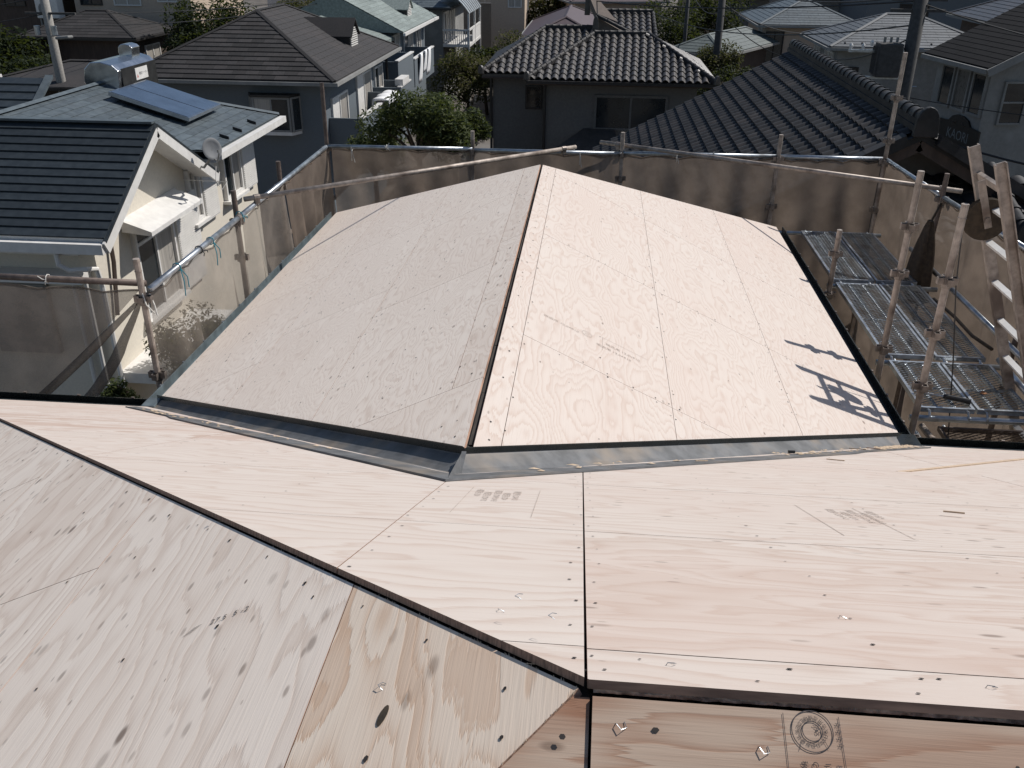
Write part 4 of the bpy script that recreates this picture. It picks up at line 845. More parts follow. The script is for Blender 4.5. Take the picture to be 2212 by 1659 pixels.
# satellite dish
sd = thing('satellite_dish', 'grey satellite dish on the white bargeboard of the gable', 'dish', (-5.35, 7.5, -.05)); cc = V((-5.22, 7.50, .24)); dn = V((.75, -.62, .25)).normalized(); da = dn.cross(Z).normalized(); db = da.cross(dn); mb = MB(); vs = []; N = 22
for j, (r, dpt) in enumerate(((0, 0), (.07, .004), (.11, .013), (.15, .024), (.155, .02))): vs += [cc+(da*math.cos(6.2832*i/N)*r+db*math.sin(6.2832*i/N)*r*1.08)+dn*dpt for i in range(N)]
mb.add(vs, [(j*N+i, j*N+(i+1) % N, (j+1)*N+(i+1) % N, (j+1)*N+i) for j in range(4) for i in range(N)]); mb.build('reflector', mat('dish_grey', (.20, .205, .21), .6), sd, smooth=True)
mb = MB(); mb.path([cc-db*.14, cc-db*.18+dn*.1, cc-db*.08+dn*.2], .010, 6); mb.obox(cc-db*.05+dn*.21, dn, da, db, .05, .035, .04); mb.build('feed_arm', M['palewall'], sd); mb = MB(); mb.path([cc-dn*.01, cc-dn*.06-db*.1, V((-5.40, 7.55, -.05)), V((-5.46, 7.6, -.05))], .018, 7); mb.build('mount', M['palewall'], sd); mb = MB(); mb.path([cc-db*.25, cc-db*.45+da*.06, cc-db*.6, cc-db*.5-da*.12, V((-5.85, 7.75, -.3))], .006, 5); mb.build('cable', M['white'], sd)
# ---------------------------------------------------------------- blue-grey apartment house with brown shingle hip roof
h2 = thing('house', 'blue grey house with brown shingle hip roof and bay window', 'house', (-10.5, 26, -6))
c, a, b, yl, ro = hip_roof(h2, -13.8, -7.17, 21.41, 30.72, -.79, .5, M['shingle'], .012, 'palewall')
fc = hip_faces(c, a, b, yl)
tile_face(h2, fc[0], .40, .235, .022, M['shingle'], stag=.37, name='roof_shingle'); tile_face(h2, fc[1], .40, .235, .012, M['shingle'], stag=.37, join=True); tile_face(h2, fc[3], .52, .235, .008, M['shingle'], join=True); hip_caps(h2, c, a, b, yl, M['shingle'])
mb = MB(); mb.box((-13.3, 21.95, -6), (-7.72, 30.2, -.9)); mb.build('wall', M['bluewall'], h2)
# bay window
bw = MB(); bw.prism([(-10.05, 21.95, -1.30), (-9.85, 21.52, -1.30), (-8.65, 21.52, -1.30), (-8.45, 21.95, -1.30)], (0, 0, .07)); bw.build('bay_roof', M['frame_d'], h2)
bw = MB(); bw.prism([(-10.02, 21.95, -2.42), (-9.83, 21.55, -2.42), (-8.67, 21.55, -2.42), (-8.48, 21.95, -2.42)], (0, 0, .1)); bw.build('bay_sill', M['white'], h2)
window(h2, (-9.25, 21.60, -1.81), X, -Y, 1.16, 1.02, 'palewall', ['curtain', 'glass'], 1, fw_=.06, dep=.05)
for s in (-1, 1): window(h2, (-9.25+s*.68, 21.77, -1.81), V((.19, -s*-.42*-1, 0)) if False else V((.19*s, .40, 0)), V((s*.40, -.19, 0)), .42, 1.02, 'palewall', 'glass', 0, fw_=.05, dep=.05)
# sunlit side: windows, balconies
for y, w_, z, h_ in ((23.6, 1.9, -2.25, 1.55), (26.9, 2.1, -2.05, 1.6), (29.2, 1.3, -1.75, .9)):
    window(h2, (-7.72, y, z), -Y, X, w_, h_, 'white', ['curtain', 'white' if y < 28 else 'glass'], 1, fw_=.07)
def balcony(root, x0, x1, y0, y1, z0, z1, m, cap='white'):
    for p, q in (((x0, y0, z0), (x1, y0+.08, z1)), ((x0, y1-.08, z0), (x1, y1, z1)), ((x1-.08, y0+.081, z0), (x1, y1-.081, z1))):
        mb = MB(); mb.box(p, q); mb.build('balcony_wall', M[m], root)
    mb = MB(); mb.box((x0, y0, z0-.1), (x1, y1, z0-.002)); mb.build('balcony_floor', M[m], root); mb = MB(); mb.box((x1-.12, y0-.02, z1), (x1+.03, y1+.02, z1+.05)); mb.build('balcony_rail', M[cap], root)
balcony(h2, -7.7, -6.65, 22.3, 27.5, -3.1, -2.0, 'bluewall'); balcony(h2, -7.7, -6.65, 28.2, 30.1, -3.1, -1.95, 'bluewall')
mb = MB(); mb.tube((-7.6, 30.3, -.95), (-7.6, 30.3, -6), .05, 8); mb.build('downpipe', M['frame_d'], h2)
def dormer(root, x, y, z, m, w=.75, l=1.5, h=.62):
    mb = MB(); p = [V((x, y-w/2, z)), V((x, y+w/2, z)), V((x, y+w/2, z+h*.45)), V((x, y, z+h)), V((x, y-w/2, z+h*.45))]; mb.prism(p, (-l, 0, 0)); d = mb.build('dormer', M['frame_d'], root)
    for s in (-1, 1): mb = MB(); mb.prism([V((x+.1, y, z+h+.05)), V((x+.1, y+s*(w/2+.1), z+h*.40)), V((x-l, y+s*(w/2+.1), z+h*.40)), V((x-l, y, z+h+.05))], (0, 0, .03)); mb.build('dormer_roof', m, root)
    mb = MB(); k = z+.05
    while k < z+h*.8: ww = w/2 if k < z+h*.45 else w/2*(z+h-k)/(h*.55); mb.obox((x+.02, y, k), Y, X, Z, ww*1.8, .03, .035); k += .07
    tag(mb.build('dormer_louvres', M['white'], d), kind='stuff')
dormer(h2, -8.0, 27.1, -.42, M['shingle'], 1.0, 1.7, .85)
bd = MB(); bd.grid(lambda u, v: V((-6.70+.30*math.cos(math.pi*(v*1.1-.05))*1.0+.03*math.sin(u*23+v*9), 25.0+1.9*u+.05*math.sin(v*7), -2.05+.22*math.sin(math.pi*min(1, max(0, v)))+.05*math.sin(u*17)*(.5+v)-.35*max(0, abs(v-.5)-.35))), 26, 14)
bo = lone(bd, 'airing_quilt', M['cloth_w'], 'white quilt airing over the balcony of the blue grey house', 'bedding', smooth=True); so_ = bo.modifiers.new('s', 'SOLIDIFY'); so_.thickness = .06
t = thing('planter_box', 'white planter box with reddish flowers on the far balcony wall of the blue grey house', 'planter', (-6.72, 28.9, -1.9)); mb = MB(); mb.box((-6.9, 28.4, -1.9), (-6.6, 29.6, -1.68)); mb.build('box', M['white'], t)
# ---------------------------------------------------------------- pale green house behind it
h3 = thing('house', 'blue house with pale green shingle roof and towels on its balcony', 'house', (-11, 39, -6))
fcs = [V((-8.09, 36.2, -.80)), V((-8.09, 45.2, -.80)), V((-11.3, 45.2, .80)), V((-11.3, 36.2, .80))]
mb = MB(); mb.prism([(-8.09, 36.2, -.83), (-11.3, 36.2, .77), (-14.5, 36.2, -.83)], (0, 9, 0)); mb.build('roof', M['shingle_g'], h3); tile_face(h3, fcs, .8, .24, .012, M['shingle_g'])
mb = MB(); mb.box((-14, 36.6, -6), (-8.75, 45, -.75)); mb.prism([(-8.75, 36.6, -.75), (-11.3, 36.6, .5), (-13.9, 36.6, -.75)], (0, .2, 0)); mb.build('wall', M['bluewall'], h3); mb = MB(); mb.box((-8.09, 36.1, -.95), (-7.98, 45.2, -.83)); mb.build('gutter', M['white'], h3)
c, a, b, yl, ro = hip_roof(h3, -13.6, -8.6, 30.9, 36.5, -1.05, .42, M['shingle_g'], .012, None, 'side_roof'); ff = hip_faces(c, a, b, yl); 
for f_ in ff: tile_face(h3, f_, .8, .24, .01, M['shingle_g'], join=True)
mb = MB(); mb.box((-13.2, 31.3, -6), (-8.9, 36.55, -1.15)); mb.build('side_wall', M['bluewall'], h3); dormer(h3, -8.75, 41.0, -.52, M['shingle_g'], 1.1, 1.6, .8)
balcony(h3, -8.7, -7.3, 34.4, 39.3, -2.75, -1.72, 'bluewall'); balcony(h3, -8.9, -7.3, 31.0, 34.2, -2.7, -1.4, 'bluewall')
for y, w_ in ((37.2, 2.0), (40.3, 2.2), (43., 1.2)): window(h3, (-8.74, y, -1.75), -Y, X, w_, 1.5, 'white', ['curtain', 'glass'], 1, fw_=.09)
for k, (y, w_, d_) in enumerate(((35.5, .62, 1.15), (36.6, .55, .85), (37.5, .7, 1.05))):
    mb = MB(); mb.grid(lambda u, v: V((-7.32+.12*math.sin(math.pi*v)+.02*math.sin(u*9+v*5), y+w_*(u-.5)+.03*math.sin(v*6), -1.64+.05*math.sin(math.pi*v)-d_*max(0, v-.45)/.55-.35*max(0, .3-v)+.0)), 8, 12)
    tw_ = lone(mb, 'hanging_towel', M['cloth_w'], ('long white towel nearest on the blue balcony', 'short white towel in the middle of the blue balcony', 'white towel farthest along the blue balcony')[k], 'towel', 'towels on the blue balcony', smooth=True); tw_.modifiers.new('s', 'SOLIDIFY').thickness = .04
# ---------------------------------------------------------------- house with arched balcony cover
h4 = thing('house', 'brown and white house with clear arched roof over its balcony', 'house', (-9.5, 51, -6))
c, a, b, yl, ro = hip_roof(h4, -15, -7.6, 46.6, 56, -.5, .4, M['slate_b'], .01, 'frame_d'); 
for f_ in hip_faces(c, a, b, yl)[:2]: tile_face(h4, f_, .9, .26, .01, M['slate_b'], join=True)
mb = MB(); mb.box((-14.5, 47.1, -6), (-8.1, 55.5, -.6)); mb.build('wall', M['palewall'], h4)
mb = MB(); mb.box((-8.1, 47, -2.55), (-6.6, 52.3, -2.40)); mb.build('balcony_floor', M['white'], h4)
for p, q in (((-6.68, 47, -1.72), (-6.6, 52.3, -1.62)), ((-8.1, 47, -1.72), (-6.69, 47.08, -1.62)), ((-6.66, 48.6, -2.4), (-6.62, 52.3, -1.73))): mb = MB(); mb.box(p, q); mb.build('balcony_rail', M['white'], h4)
for k in range(12): mb = MB(); mb.box((-8.0+.115*k, 47.02, -2.4), (-7.96+.115*k, 47.06, -1.72)); mb.build('baluster', M['white'], h4)
for y in (47.1, 49.7, 52.2): mb = MB(); mb.box((-6.7, y-.05, -6), (-6.6, y+.05, -.8)); mb.build('post', M['white'], h4)
mb = MB(); mb.grid(lambda u, v: V((-8.1+1.5*v+.0, 46.9+5.6*u, -.25+.42*math.sin(math.pi*(.25+.6*v))-.75*v*v)), 16, 8); arch = mb.build('balcony_cover', M['poly'], h4, smooth=True)
for k in range(9): mb = MB(); mb.path([V((-8.1+1.5*v, 46.9+5.6*k/8, -.235+.42*math.sin(math.pi*(.25+.6*v))-.75*v*v)) for v in [i/8 for i in range(9)]], .03, 5); mb.build('cover_rib', M['palewall'], arch)
for y in (48.2, 50.6): window(h4, (-8.1, y, -1.6), -Y, X, 1.6, 1.6, 'white', ['curtain', 'glass'], 1, fw_=.08)
window(h4, (-8.1, 49.3, -4.3), -Y, X, 2.0, 1.7, 'white', ['glass', 'curtain'], 1, fw_=.08)
# ---------------------------------------------------------------- tiled house behind the scaffold, centre
h6 = thing('house', 'grey rendered house with hipped smoked clay tile roof behind the back rail', 'house', (1.3, 31, -6)); KW = M['kawara']
A = [V((-1.95, 27.7, -1.5)), V((4.62, 27.45, -1.5)), V((2.35, 30.75, -.28)), V((.33, 30.75, -.28))]
def slab(root, poly, m, t=.1, name='roof'):
    mb = MB(); mb.prism([V(p)-V((0, 0, .012)) for p in poly], (0, 0, -t)); return mb.build(name, m, root)
slab(h6, A, KW); kawara_face(h6, A, .278, .335, .085, KW)
A2 = [V((4.62, 27.45, -1.5)), V((4.62, 34, -1.5)), V((2.35, 30.75, -.28))]; slab(h6, A2, KW); kawara_face(h6, A2, .278, .335, .085, KW, 0)
A3 = [V((-1.95, 34, -1.5)), V((-1.95, 27.7, -1.5)), V((.33, 30.75, -.28))]; slab(h6, A3, KW)
B_ = [V((-3.75, 29.05, -1.5)), V((-.9, 29.05, -1.5)), V((.9, 32.2, -.22)), V((-1.6, 32.2, -.22))]; slab(h6, B_, KW); kawara_face(h6, B_, .278, .335, .085, KW)
B2 = [V((-3.75, 35.4, -1.5)), V((-3.75, 29.05, -1.5)), V((-1.6, 32.2, -.22))]; slab(h6, B2, KW); kawara_face(h6, B2, .278, .335, .085, KW, 0)
C_ = [V((.45, 32.2, -.52)), V((2.75, 32.2, -.52)), V((2.65, 34.3, .24)), V((.42, 34.3, .24))]; slab(h6, C_, KW); kawara_face(h6, C_, .278, .335, .085, KW)
for p, q, b in ((A[0], A[3], .10), (A[1], A[2], .10), (A[3], A[2], .12), (B_[0], B_[3], .10), (B_[3], V((.3, 32.2, -.22)), .12), (C_[3], C_[2], .12), (V((2.72, 32.2, -.5)), C_[2], .06)): ridge_run(h6, p, q, .075, .27, M['kawara_b'], b)
mb = MB(); mb.prism([(.32, 31.3, -.3), (1.65, 31.3, -.3), (.36, 31.3, .34)], (0, .25, 0)); mb.build('gable_panel', mat('brown_plaster', (.16, .13, .105), .9, var=.2, scale=10), h6)
mb = MB(); mb.prism([(.36, 32.2, .1), (1.2, 32.2, -.2), (.2, 33.5, .75), (.0, 33.3, .75)], (0, 0, .3)); mb.build('upper_gable_panel', mat('brown_plaster_b', (.13, .105, .09), .9, var=.2, scale=10), h6)
ridge_run(h6, (.36, 31.25, .34), (1.75, 31.2, -.28), .06, .27, M['kawara_b'], .06); onigawara(h6, (.36, 31.1, -.28), -Y, .22, .68, KW); onigawara(h6, (.0, 33.2, .25), -Y, .2, .95, KW)
for p in (A[0], A[1], B_[0]): onigawara(h6, p+V((0, -.02, 0)), V((-.6 if p.x < 0 else .6, -.8, 0)), .22, .3, KW)
mb = MB(); mb.box((-1.40, 28.35, -6), (4.1, 33.5, -1.62)); mb.build('wall', M['greywall'], h6); mb = MB(); mb.box((-3.4, 29.6, -6), (-1.39, 35, -1.63)); mb.build('side_wall', M['greywall'], h6)
mb = MB(); mb.box((-1.95, 27.62, -1.66), (4.62, 28.34, -1.61)); mb.build('soffit', M['brownwall'], h6); mb = MB(); mb.box((-3.75, 29.0, -1.66), (-1.96, 29.6, -1.61)); mb.build('soffit', M['brownwall'], h6)
mb = MB(); mb.box((-1.98, 27.45, -1.60), (4.68, 27.56, -1.50)); mb.build('gutter', M['frame_d'], h6); mb = MB(); mb.tube((-1.36, 28.25, -1.6), (-1.36, 28.25, -6), .05, 8); mb.build('downpipe', M['frame_d'], h6); mb = MB(); mb.tube((-3.45, 29.5, -1.6), (-3.45, 29.5, -6), .05, 8); mb.build('downpipe', M['frame_d'], h6)
window(h6, (1.77, 28.35, -2.68), X, -Y, 2.65, 1.25, 'greywall', 'glass', 1, fw_=.09); window(h6, (-1.85, 29.6, -2.4), X, -Y, .62, .85, 'frame_d', 'glass', 0)
mb = MB(); mb.prism([(-1.2, 26.4, -3.85), (1.6, 26.4, -3.85), (1.2, 28.3, -3.25), (.1, 28.3, -3.25)], (0, 0, -.1)); mb.build('porch_roof', KW, h6)
# ---------------------------------------------------------------- gabled tile roof right behind the scaffold corner
h8 = thing('house', 'house with long gabled dark tile roof and thick rounded ridge beyond the right rail', 'house', (4.9, 12, -6)); KB = M['kawara_b']; s8 = .53; XR8, ZR8 = 4.93, .78
L8 = [V((.5, 16.7, ZR8-s8*4.43)), V((.5, 7.3, ZR8-s8*4.43)), V((XR8, 7.3, ZR8)), V((XR8, 16.7, ZR8))]; slab(h8, L8, KB); kawara_face(h8, L8, .265, .238, .045, KB, 300)
R8 = [V((9.3, 7.3, ZR8-s8*4.37)), V((9.3, 16.7, ZR8-s8*4.37)), V((XR8, 16.7, ZR8)), V((XR8, 7.3, ZR8))]; slab(h8, R8, KB); kawara_face(h8, R8, .265, .238, .045, KB, 0)
ridge_run(h8, (XR8, 7.25, ZR8), (XR8, 16.75, ZR8), .10, .285, KB, .17); onigawara(h8, (XR8, 7.28, ZR8-.05), -Y, .30, .40, KB)
for sg, l in ((-1, 4.4), (1, 4.3)):
    k = .25; d = V((sg, 0, -s8)).normalized(); me_ = MB(); me_.box((0, -.09, -.09), (.29, .06, .03)); me_.box((0, -.09, .031), (.29, .12, .055)); vm = me_.mesh('verge_tile', KB)
    while k < l*1.12: inst(vm, 'verge_tile', frame(V((XR8, 7.28, ZR8+.02))+d*k+V((0, 0, .02)), d, Y), h8) if sg > 0 else inst(vm, 'verge_tile', frame(V((XR8, 7.28, ZR8+.02))+d*(k+.29)+V((0, 0, .02)), -d, Y), h8); k += .275
    a, b = V((XR8, 7.34, ZR8-.16)), V((XR8+sg*l, 7.34, ZR8-.16-s8*l)); mb = MB(); mb.obox((a+b)/2, b-a, Y, (b-a).cross(Y), (b-a).length, .05, .2); mb.build('bargeboard', M['brownwall'], h8)
mb = MB(); mb.prism([(1.1, 8.0, -6), (8.7, 8.0, -6), (8.7, 8.0, -1.45), (XR8, 8.0, .55), (1.1, 8.0, -1.45)], (0, 8.2, 0)); mb.build('wall', M['greywall'], h8)
LR = [V((4.9, 6.35, -.50)), V((7.6, 6.35, -.50)), V((7.6, 7.9, .02)), V((4.9, 7.9, .02))]; slab(h8, LR, KB, name='porch_roof'); kawara_face(h8, LR, .265, .238, .045, KB, 340); ridge_run(h8, (4.9, 6.35, -.50), (4.9, 7.9, .02), .08, .27, KB, .08); ridge_run(h8, (6.15, 6.3, -.45), (6.15, 7.9, .10), .09, .27, KB, .12); onigawara(h8, (6.15, 6.3, -.5), -Y, .3, .42, KB)
mb = MB(); mb.box((5.0, 6.6, -6), (7.4, 7.95, -.55)); mb.build('porch_wall', M['brownwall'], h8)
# ---------------------------------------------------------------- shop house with the sign
h9 = thing('shop_house', 'pale two storey shop with dark gable roof and row of tall windows', 'shop', (11.0, 20.86, 0), yaw=math.radians(9.5))
RF = [V((0, 3.6, 0)), V((0, 0, 0)), V((4.4, 0, 2.2)), V((4.4, 3.6, 2.2))]; slab(h9, RF, M['slate_k'], .12); tile_face(h9, RF, .9, .22, .008, M['slate_k'], limit=300)
slab(h9, [V((8.8, 0, 0)), V((8.8, 3.6, 0)), V((4.4, 3.6, 2.2)), V((4.4, 0, 2.2))], M['slate_k'], .12)
mb = MB(); mb.box((.35, .4, -6), (8.4, 3.3, -.10)); mb.prism([(.35, .4, -.1), (4.4, .4, 1.95), (8.4, .4, -.1)], (0, .1, 0)); mb.build('wall', M['palewall'], h9)
mb = MB(); a, b = V((-.03, -.02, -.13)), V((4.4, -.02, 2.07)); mb.obox((a+b)/2, b-a, Y, (b-a).cross(Y), (b-a).length, .05, .2); mb.build('bargeboard', M['palewall'], h9); mb = MB(); mb.box((-.1, 0, -.15), (.0, 3.6, -.03)); mb.build('gutter', M['palewall'], h9); mb = MB(); mb.box((.0, .1, -.17), (.345, 3.5, -.125)); mb.build('soffit', M['palewall'], h9)
for y in (.82, 1.68, 2.54): window(h9, (.35, y, -.80), -Y, -X, .74, 1.18, 'palewall', 'glass' if y != 1.68 else 'curtain_d', 0, fw_=.07)
window(h9, (1.15, .4, -.98), X, -Y, .74, 1.18, 'palewall', 'glass', 0, fw_=.06, trans=.02)
sg = thing('shop_sign', 'black shaped sign board lettered KAORI on the pale shop wall', 'sign', (11.0, 20.86, 0), yaw=math.radians(9.5)); mb = MB(); pr = [(a*1.45, b*1.3) for a, b in ((-.78, -.30), (-.25, -.30), (-.15, -.36), (.15, -.36), (.25, -.30), (.78, -.30), (.78, .22), (.42, .24), (.30, .36), (.12, .42), (-.12, .42), (-.30, .36), (-.42, .24), (-.78, .22))]
mb.prism([V((.28, 1.36-a, -2.02+b)) for a, b in pr], (.05, 0, 0)); mb.build('board', mat('sign_black', (.012, .011, .010), .5), sg)
tx = frame(V((.278, 1.36+.55, -2.16)), -Y, Z); text('KAORI', .40, tx, M['sign_txt'], sg, 'lettering', .002)
mb = MB()
for k in (-1, 1): mb.path([V((.275, 1.36+k*.15, -1.66)), V((.272, 1.36+k*.28, -1.74)), V((.275, 1.36+k*.36, -1.70))], .012, 5)
for k in (-1, 1): mb.path([V((.275, 1.36+k*.05, -2.34)), V((.272, 1.36+k*.2, -2.36)), V((.275, 1.36+k*.35, -2.32))], .01, 5)
mb.build('scrollwork', M['brownwall'], sg)
# ---------------------------------------------------------------- pale roofed house and others behind, right
def gen_house(label, x0, x1, y0, y1, ze, s, rm, wm, wins=(), tiles=None, ov=.45, yaw=None, gut='palewall', ridge=None):
    if yaw is None: h = thing('house', label, 'house', ((x0+x1)/2, (y0+y1)/2, -6)); 
    else:
        cx, cy_ = (x0+x1)/2, (y0+y1)/2; h = thing('house', label, 'house', (cx, cy_, 0), yaw=yaw); x0 -= cx; x1 -= cx; y0 -= cy_; y1 -= cy_
    c, a, b, yl, ro = hip_roof(h, x0, x1, y0, y1, ze, s, M[rm], .01, gut)
    if tiles:
        ff = hip_faces(c, a, b, yl)
        for k, f_ in enumerate(ff):
            if k == 2: continue
            tile_face(h, f_, tiles[0], tiles[1], .012, M[rm], limit=300 if k == 0 else 0)
    hip_caps(h, c, a, b, yl, M[rm]); mb = MB(); mb.box((x0+ov, y0+ov, -6), (x1-ov, y1-ov, ze-.08)); mb.build('wall', M[wm], h)
    for (sd, pos, z, w_, h_, gm) in wins:
        if sd == 'f': window(h, (pos+(0 if yaw is None else -cx), y0+ov, z), X, -Y, w_, h_, 'frame_d' if gm == 'glass' else 'white', gm, 1 if w_ > .7 else 0, fw_=.06)
        if sd == 'l': window(h, (x0+ov, pos+(0 if yaw is None else -cy_), z), -Y, -X, w_, h_, 'white', gm, 1, fw_=.06)
        if sd == 'r': window(h, (x1-ov, pos+(0 if yaw is None else -cy_), z), Y, X, w_, h_, 'white', gm, 1, fw_=.06)
    return h
h10 = gen_house('pale walled house with light grey slate hip roof behind the utility pole', 9.0, 15.2, 30.5, 35.6, -.5, .38, 'slate_p', 'palewall', (('f', 10.1, -1.7, .36, .9, 'glass'), ('f', 12.0, -2.6, .4, 1.0, 'glass'), ('l', 32.2, -1.35, 1.3, 1.1, 'curtain'), ('l', 34.3, -1.35, .9, 1.1, 'curtain')), (.9, .21))
for k in range(9): mb = MB(); mb.obox((9.6+.62*k, 30.75, -.38), Y+Z*.4, X, Z, .12, .03, .06); mb.build('snow_guard', M['frame_d'], h10)
gen_house('cream house with purple grey hip roof and dark porch left of the pale slate roof', 8.4, 13.5, 43.0, 50, -.8, .42, 'slate_b', 'beige', (('f', 9.3, -1.9, .9, 1.5, 'glass'), ('l', 45, -1.6, .9, 1.2, 'curtain')), (1., .24))
gen_house('low dark house with grey green roof end beside the wires', 5.2, 8.1, 37.5, 45, -1.6, .45, 'roof_g', 'brownwall', (('f', 6.6, -2.9, 1.0, 1.0, 'glass'),), (1., .26), yaw=-.5)
gen_house('large shaded blue grey house filling the gap at the top right', 15.0, 24, 50, 58, .8, .4, 'slate_b', 'bluewall', (('f', 18, -.8, 1.6, 1.2, 'glass'),), (1.2, .3))
gen_house('distant house with pale green roof at the upper right', 11.6, 17.2, 56.5, 63, -.1, .45, 'shingle_g', 'palewall', (('f', 14, -1.4, 1.4, 1., 'glass'),), (1.2, .3))
gen_house('small house with grey green roof low behind the tiled gable', 8.3, 10.2, 27.2, 29.3, -2.1, .6, 'roof_g', 'greywall', (), (.6, .2)); 
gen_house('brown tiled house behind the shop roof at the right edge', 15.6, 23, 31, 38, .2, .45, 'kawara', 'brownwall', (('l', 34, -1.0, 1.4, 1.1, 'glass'),), (.5, .25)); 
gen_house('distant house with grey green roofs above the dark trees', 7.0, 12.0, 62, 70, -.6, .5, 'shingle_g', 'palewall', (), (1.2, .32), yaw=.35)
gen_house('distant purple roofed house at the top centre', -2.6, 4.0, 57, 66, -.7, .42, 'roof_p', 'beige', (), None, yaw=.25)
gen_house('long dark house with purple brown roof beyond the centre tiles', -3.6, 1.2, 42, 55, -1.7, .42, 'roof_p', 'brownwall', (), None)
gen_house('beige house with small white balcony at the top centre left', -7.0, -3.9, 57, 64, .6, .4, 'slate_b', 'beige', (('f', -5.0, -.6, .9, 1.2, 'curtain'), ('r', 60, -.8, 1.2, 1.4, 'curtain')), None)
gen_house('grey house far behind the arched balcony', -10.5, -6.2, 66, 74, .6, .4, 'slate_b', 'greywall', (('f', -8, -.9, 1.2, 1.3, 'curtain'),), None)
# ---------------------------------------------------------------- houses at the top left
h5 = gen_house('beige house with dark frames and air conditioner at the top left', -27.8, -20.5, 43.5, 52, 2.6, .4, 'slate_d', 'beige', (('f', -24.4, .2, 1.5, 1.3, 'curtain'), ('f', -22.2, .3, 1.1, 1.1, 'curtain'), ('f', -26.4, .2, 1.2, 1.3, 'glass'), ('f', -24.8, -3.0, 1.6, 1.6, 'glass')), None)
gen_house('dark timber house in the top left corner', -37, -28.2, 44, 54, 1.5, .35, 'slate_d', 'brownwall', (('f', -33.5, .0, 1.4, 1.2, 'glass'), ('f', -31, .0, 1.2, 1.2, 'glass'), ('f', -35.6, .0, 1.2, 1.2, 'glass')), None)
gen_house('low annexe with reddish brown hip roof in front of the beige house', -27.6, -21.6, 38.5, 43.4, -1.5, .42, 'shingle', 'brownwall', (('r', 41, -2.6, 1.6, 1.2, 'curtain'),), (1., .28), gut='frame_d')
gen_house('low dark roofed shed behind the solar heater', -21.5, -14.8, 25.5, 30.5, -1.75, .22, 'shingle', 'brownwall', (), None, gut='frame_d')
gen_house('white house glimpsed above the brown shingle ridge', -23, -13, 60, 68, 2.5, .4, 'slate_p', 'white', (('f', -17.3, .0, 1.0, 1.8, 'glass'), ('f', -20.2, .0, 1.0, 1.8, 'glass')), None)
t = thing('air_conditioner', 'white air conditioner unit on a stand beside the beige house', 'air conditioner', (-27.6, 42.5, -1.6)); mb = MB(); mb.box((-28.6, 42.3, -1.0), (-27.4, 42.9, -.1)); mb.build('casing', M['white'], t, bevel=.03); mb = MB(); mb.tube((-28.1, 42.26, -.55), (-28.1, 42.30, -.55), .33, 16); mb.build('fan_grille', M['palewall'], t)
for x in (-28.5, -27.5): mb = MB(); mb.box((x-.04, 42.4, -1.7), (x+.04, 42.5, -1.0)); mb.build('leg', M['palewall'], t)
mb = MB(); mb.prism([(-18.6, 17.6, -.75), (-16.2, 17.8, -.75), (-16.0, 19.2, -.55), (-18.6, 19.2, -.55)], (0, 0, .1)); lone(mb, 'carport_roof', M['white'], 'white flat canopy corner at the left edge by the dark trees', 'canopy')
t = thing('red_chair', 'reddish wooden chair piled with things at the left edge', 'chair', (-15.2, 17.2, -2)); mb = MB(); mb.obox((-15.2, 17.2, -1.45), X, Y, Z, .7, .6, .06); mb.build('seat', mat('red_wood', (.12, .035, .025), .7), t); mb = MB(); mb.obox((-15.0, 17.5, -1.0), X, V((0, 1, .2)), Z, .7, .06, .8); mb.build('backrest', bpy.data.materials['red_wood'], t)
for dx in (-.3, .3):
    for dy in (-.25, .25): mb = MB(); mb.box((-15.23+dx, 17.17+dy, -6), (-15.17+dx, 17.23+dy, -1.48)); mb.build('leg', bpy.data.materials['red_wood'], t)
# ---------------------------------------------------------------- trees
def tree(label, x, y, zt, r, h, lm='leaf', n=3200, ls=.11, seed=0, grp='garden trees', flat=.8, zb=-6):
    q = random.Random(seed+int(x*7+y*3)); t = thing('tree', label, 'tree', (x, y, zb), grp); ct = V((x, y, zt-r*flat)); mb = MB()
    mb.path([(x+q.uniform(-.1, .1), y, zb), (x+q.uniform(-.15, .15), y+q.uniform(-.1, .1), (zb+ct.z)/2), ct], [.13*h/5, .10*h/5, .04], 8)
    lob = []
    for k in range(13):
        a = q.uniform(0, 6.283); e = q.uniform(-.5, 1.1); rr_ = r*q.uniform(.45, .78); c = ct+V((math.cos(a)*math.cos(e)*rr_, math.sin(a)*math.cos(e)*rr_, math.sin(e)*rr_*flat)); lob.append((c, r*q.uniform(.28, .48)))
        mid = (ct+V((0, 0, -r*.5))).lerp(c, .5)+V((q.uniform(-.1, .1), q.uniform(-.1, .1), .05)); mb.path([ct+V((0, 0, -r*.6)), mid, c], [.05*h/5, .03*h/5, .012], 6)
    mb.build('trunk', M['bark'], t, smooth=True); vs = []; fs = []
    for i in range(n):
        c, lr = lob[q.randrange(len(lob))]; d = V((q.gauss(0, 1), q.gauss(0, 1), q.gauss(0, 1))).normalized(); p = c+d*lr*(q.random()**.4)*1.08; p.z = ct.z+(p.z-ct.z)*1.0
        a = V((q.gauss(0, 1), q.gauss(0, 1), q.gauss(0, .6))).normalized(); b = a.cross(V((q.gauss(0, .5), q.gauss(0, .5), 1))).normalized(); s = ls*q.uniform(.6, 1.3); k = len(vs)
        vs += [p-a*s, p+b*s*.42+Z*s*.1, p+a*s, p-b*s*.42+Z*s*.1]; fs.append((k, k+1, k+2, k+3))
    mb = MB(); mb.v = vs; mb.f = fs; mb.m = [0]*len(fs); mb.build('crown', M[lm], t)
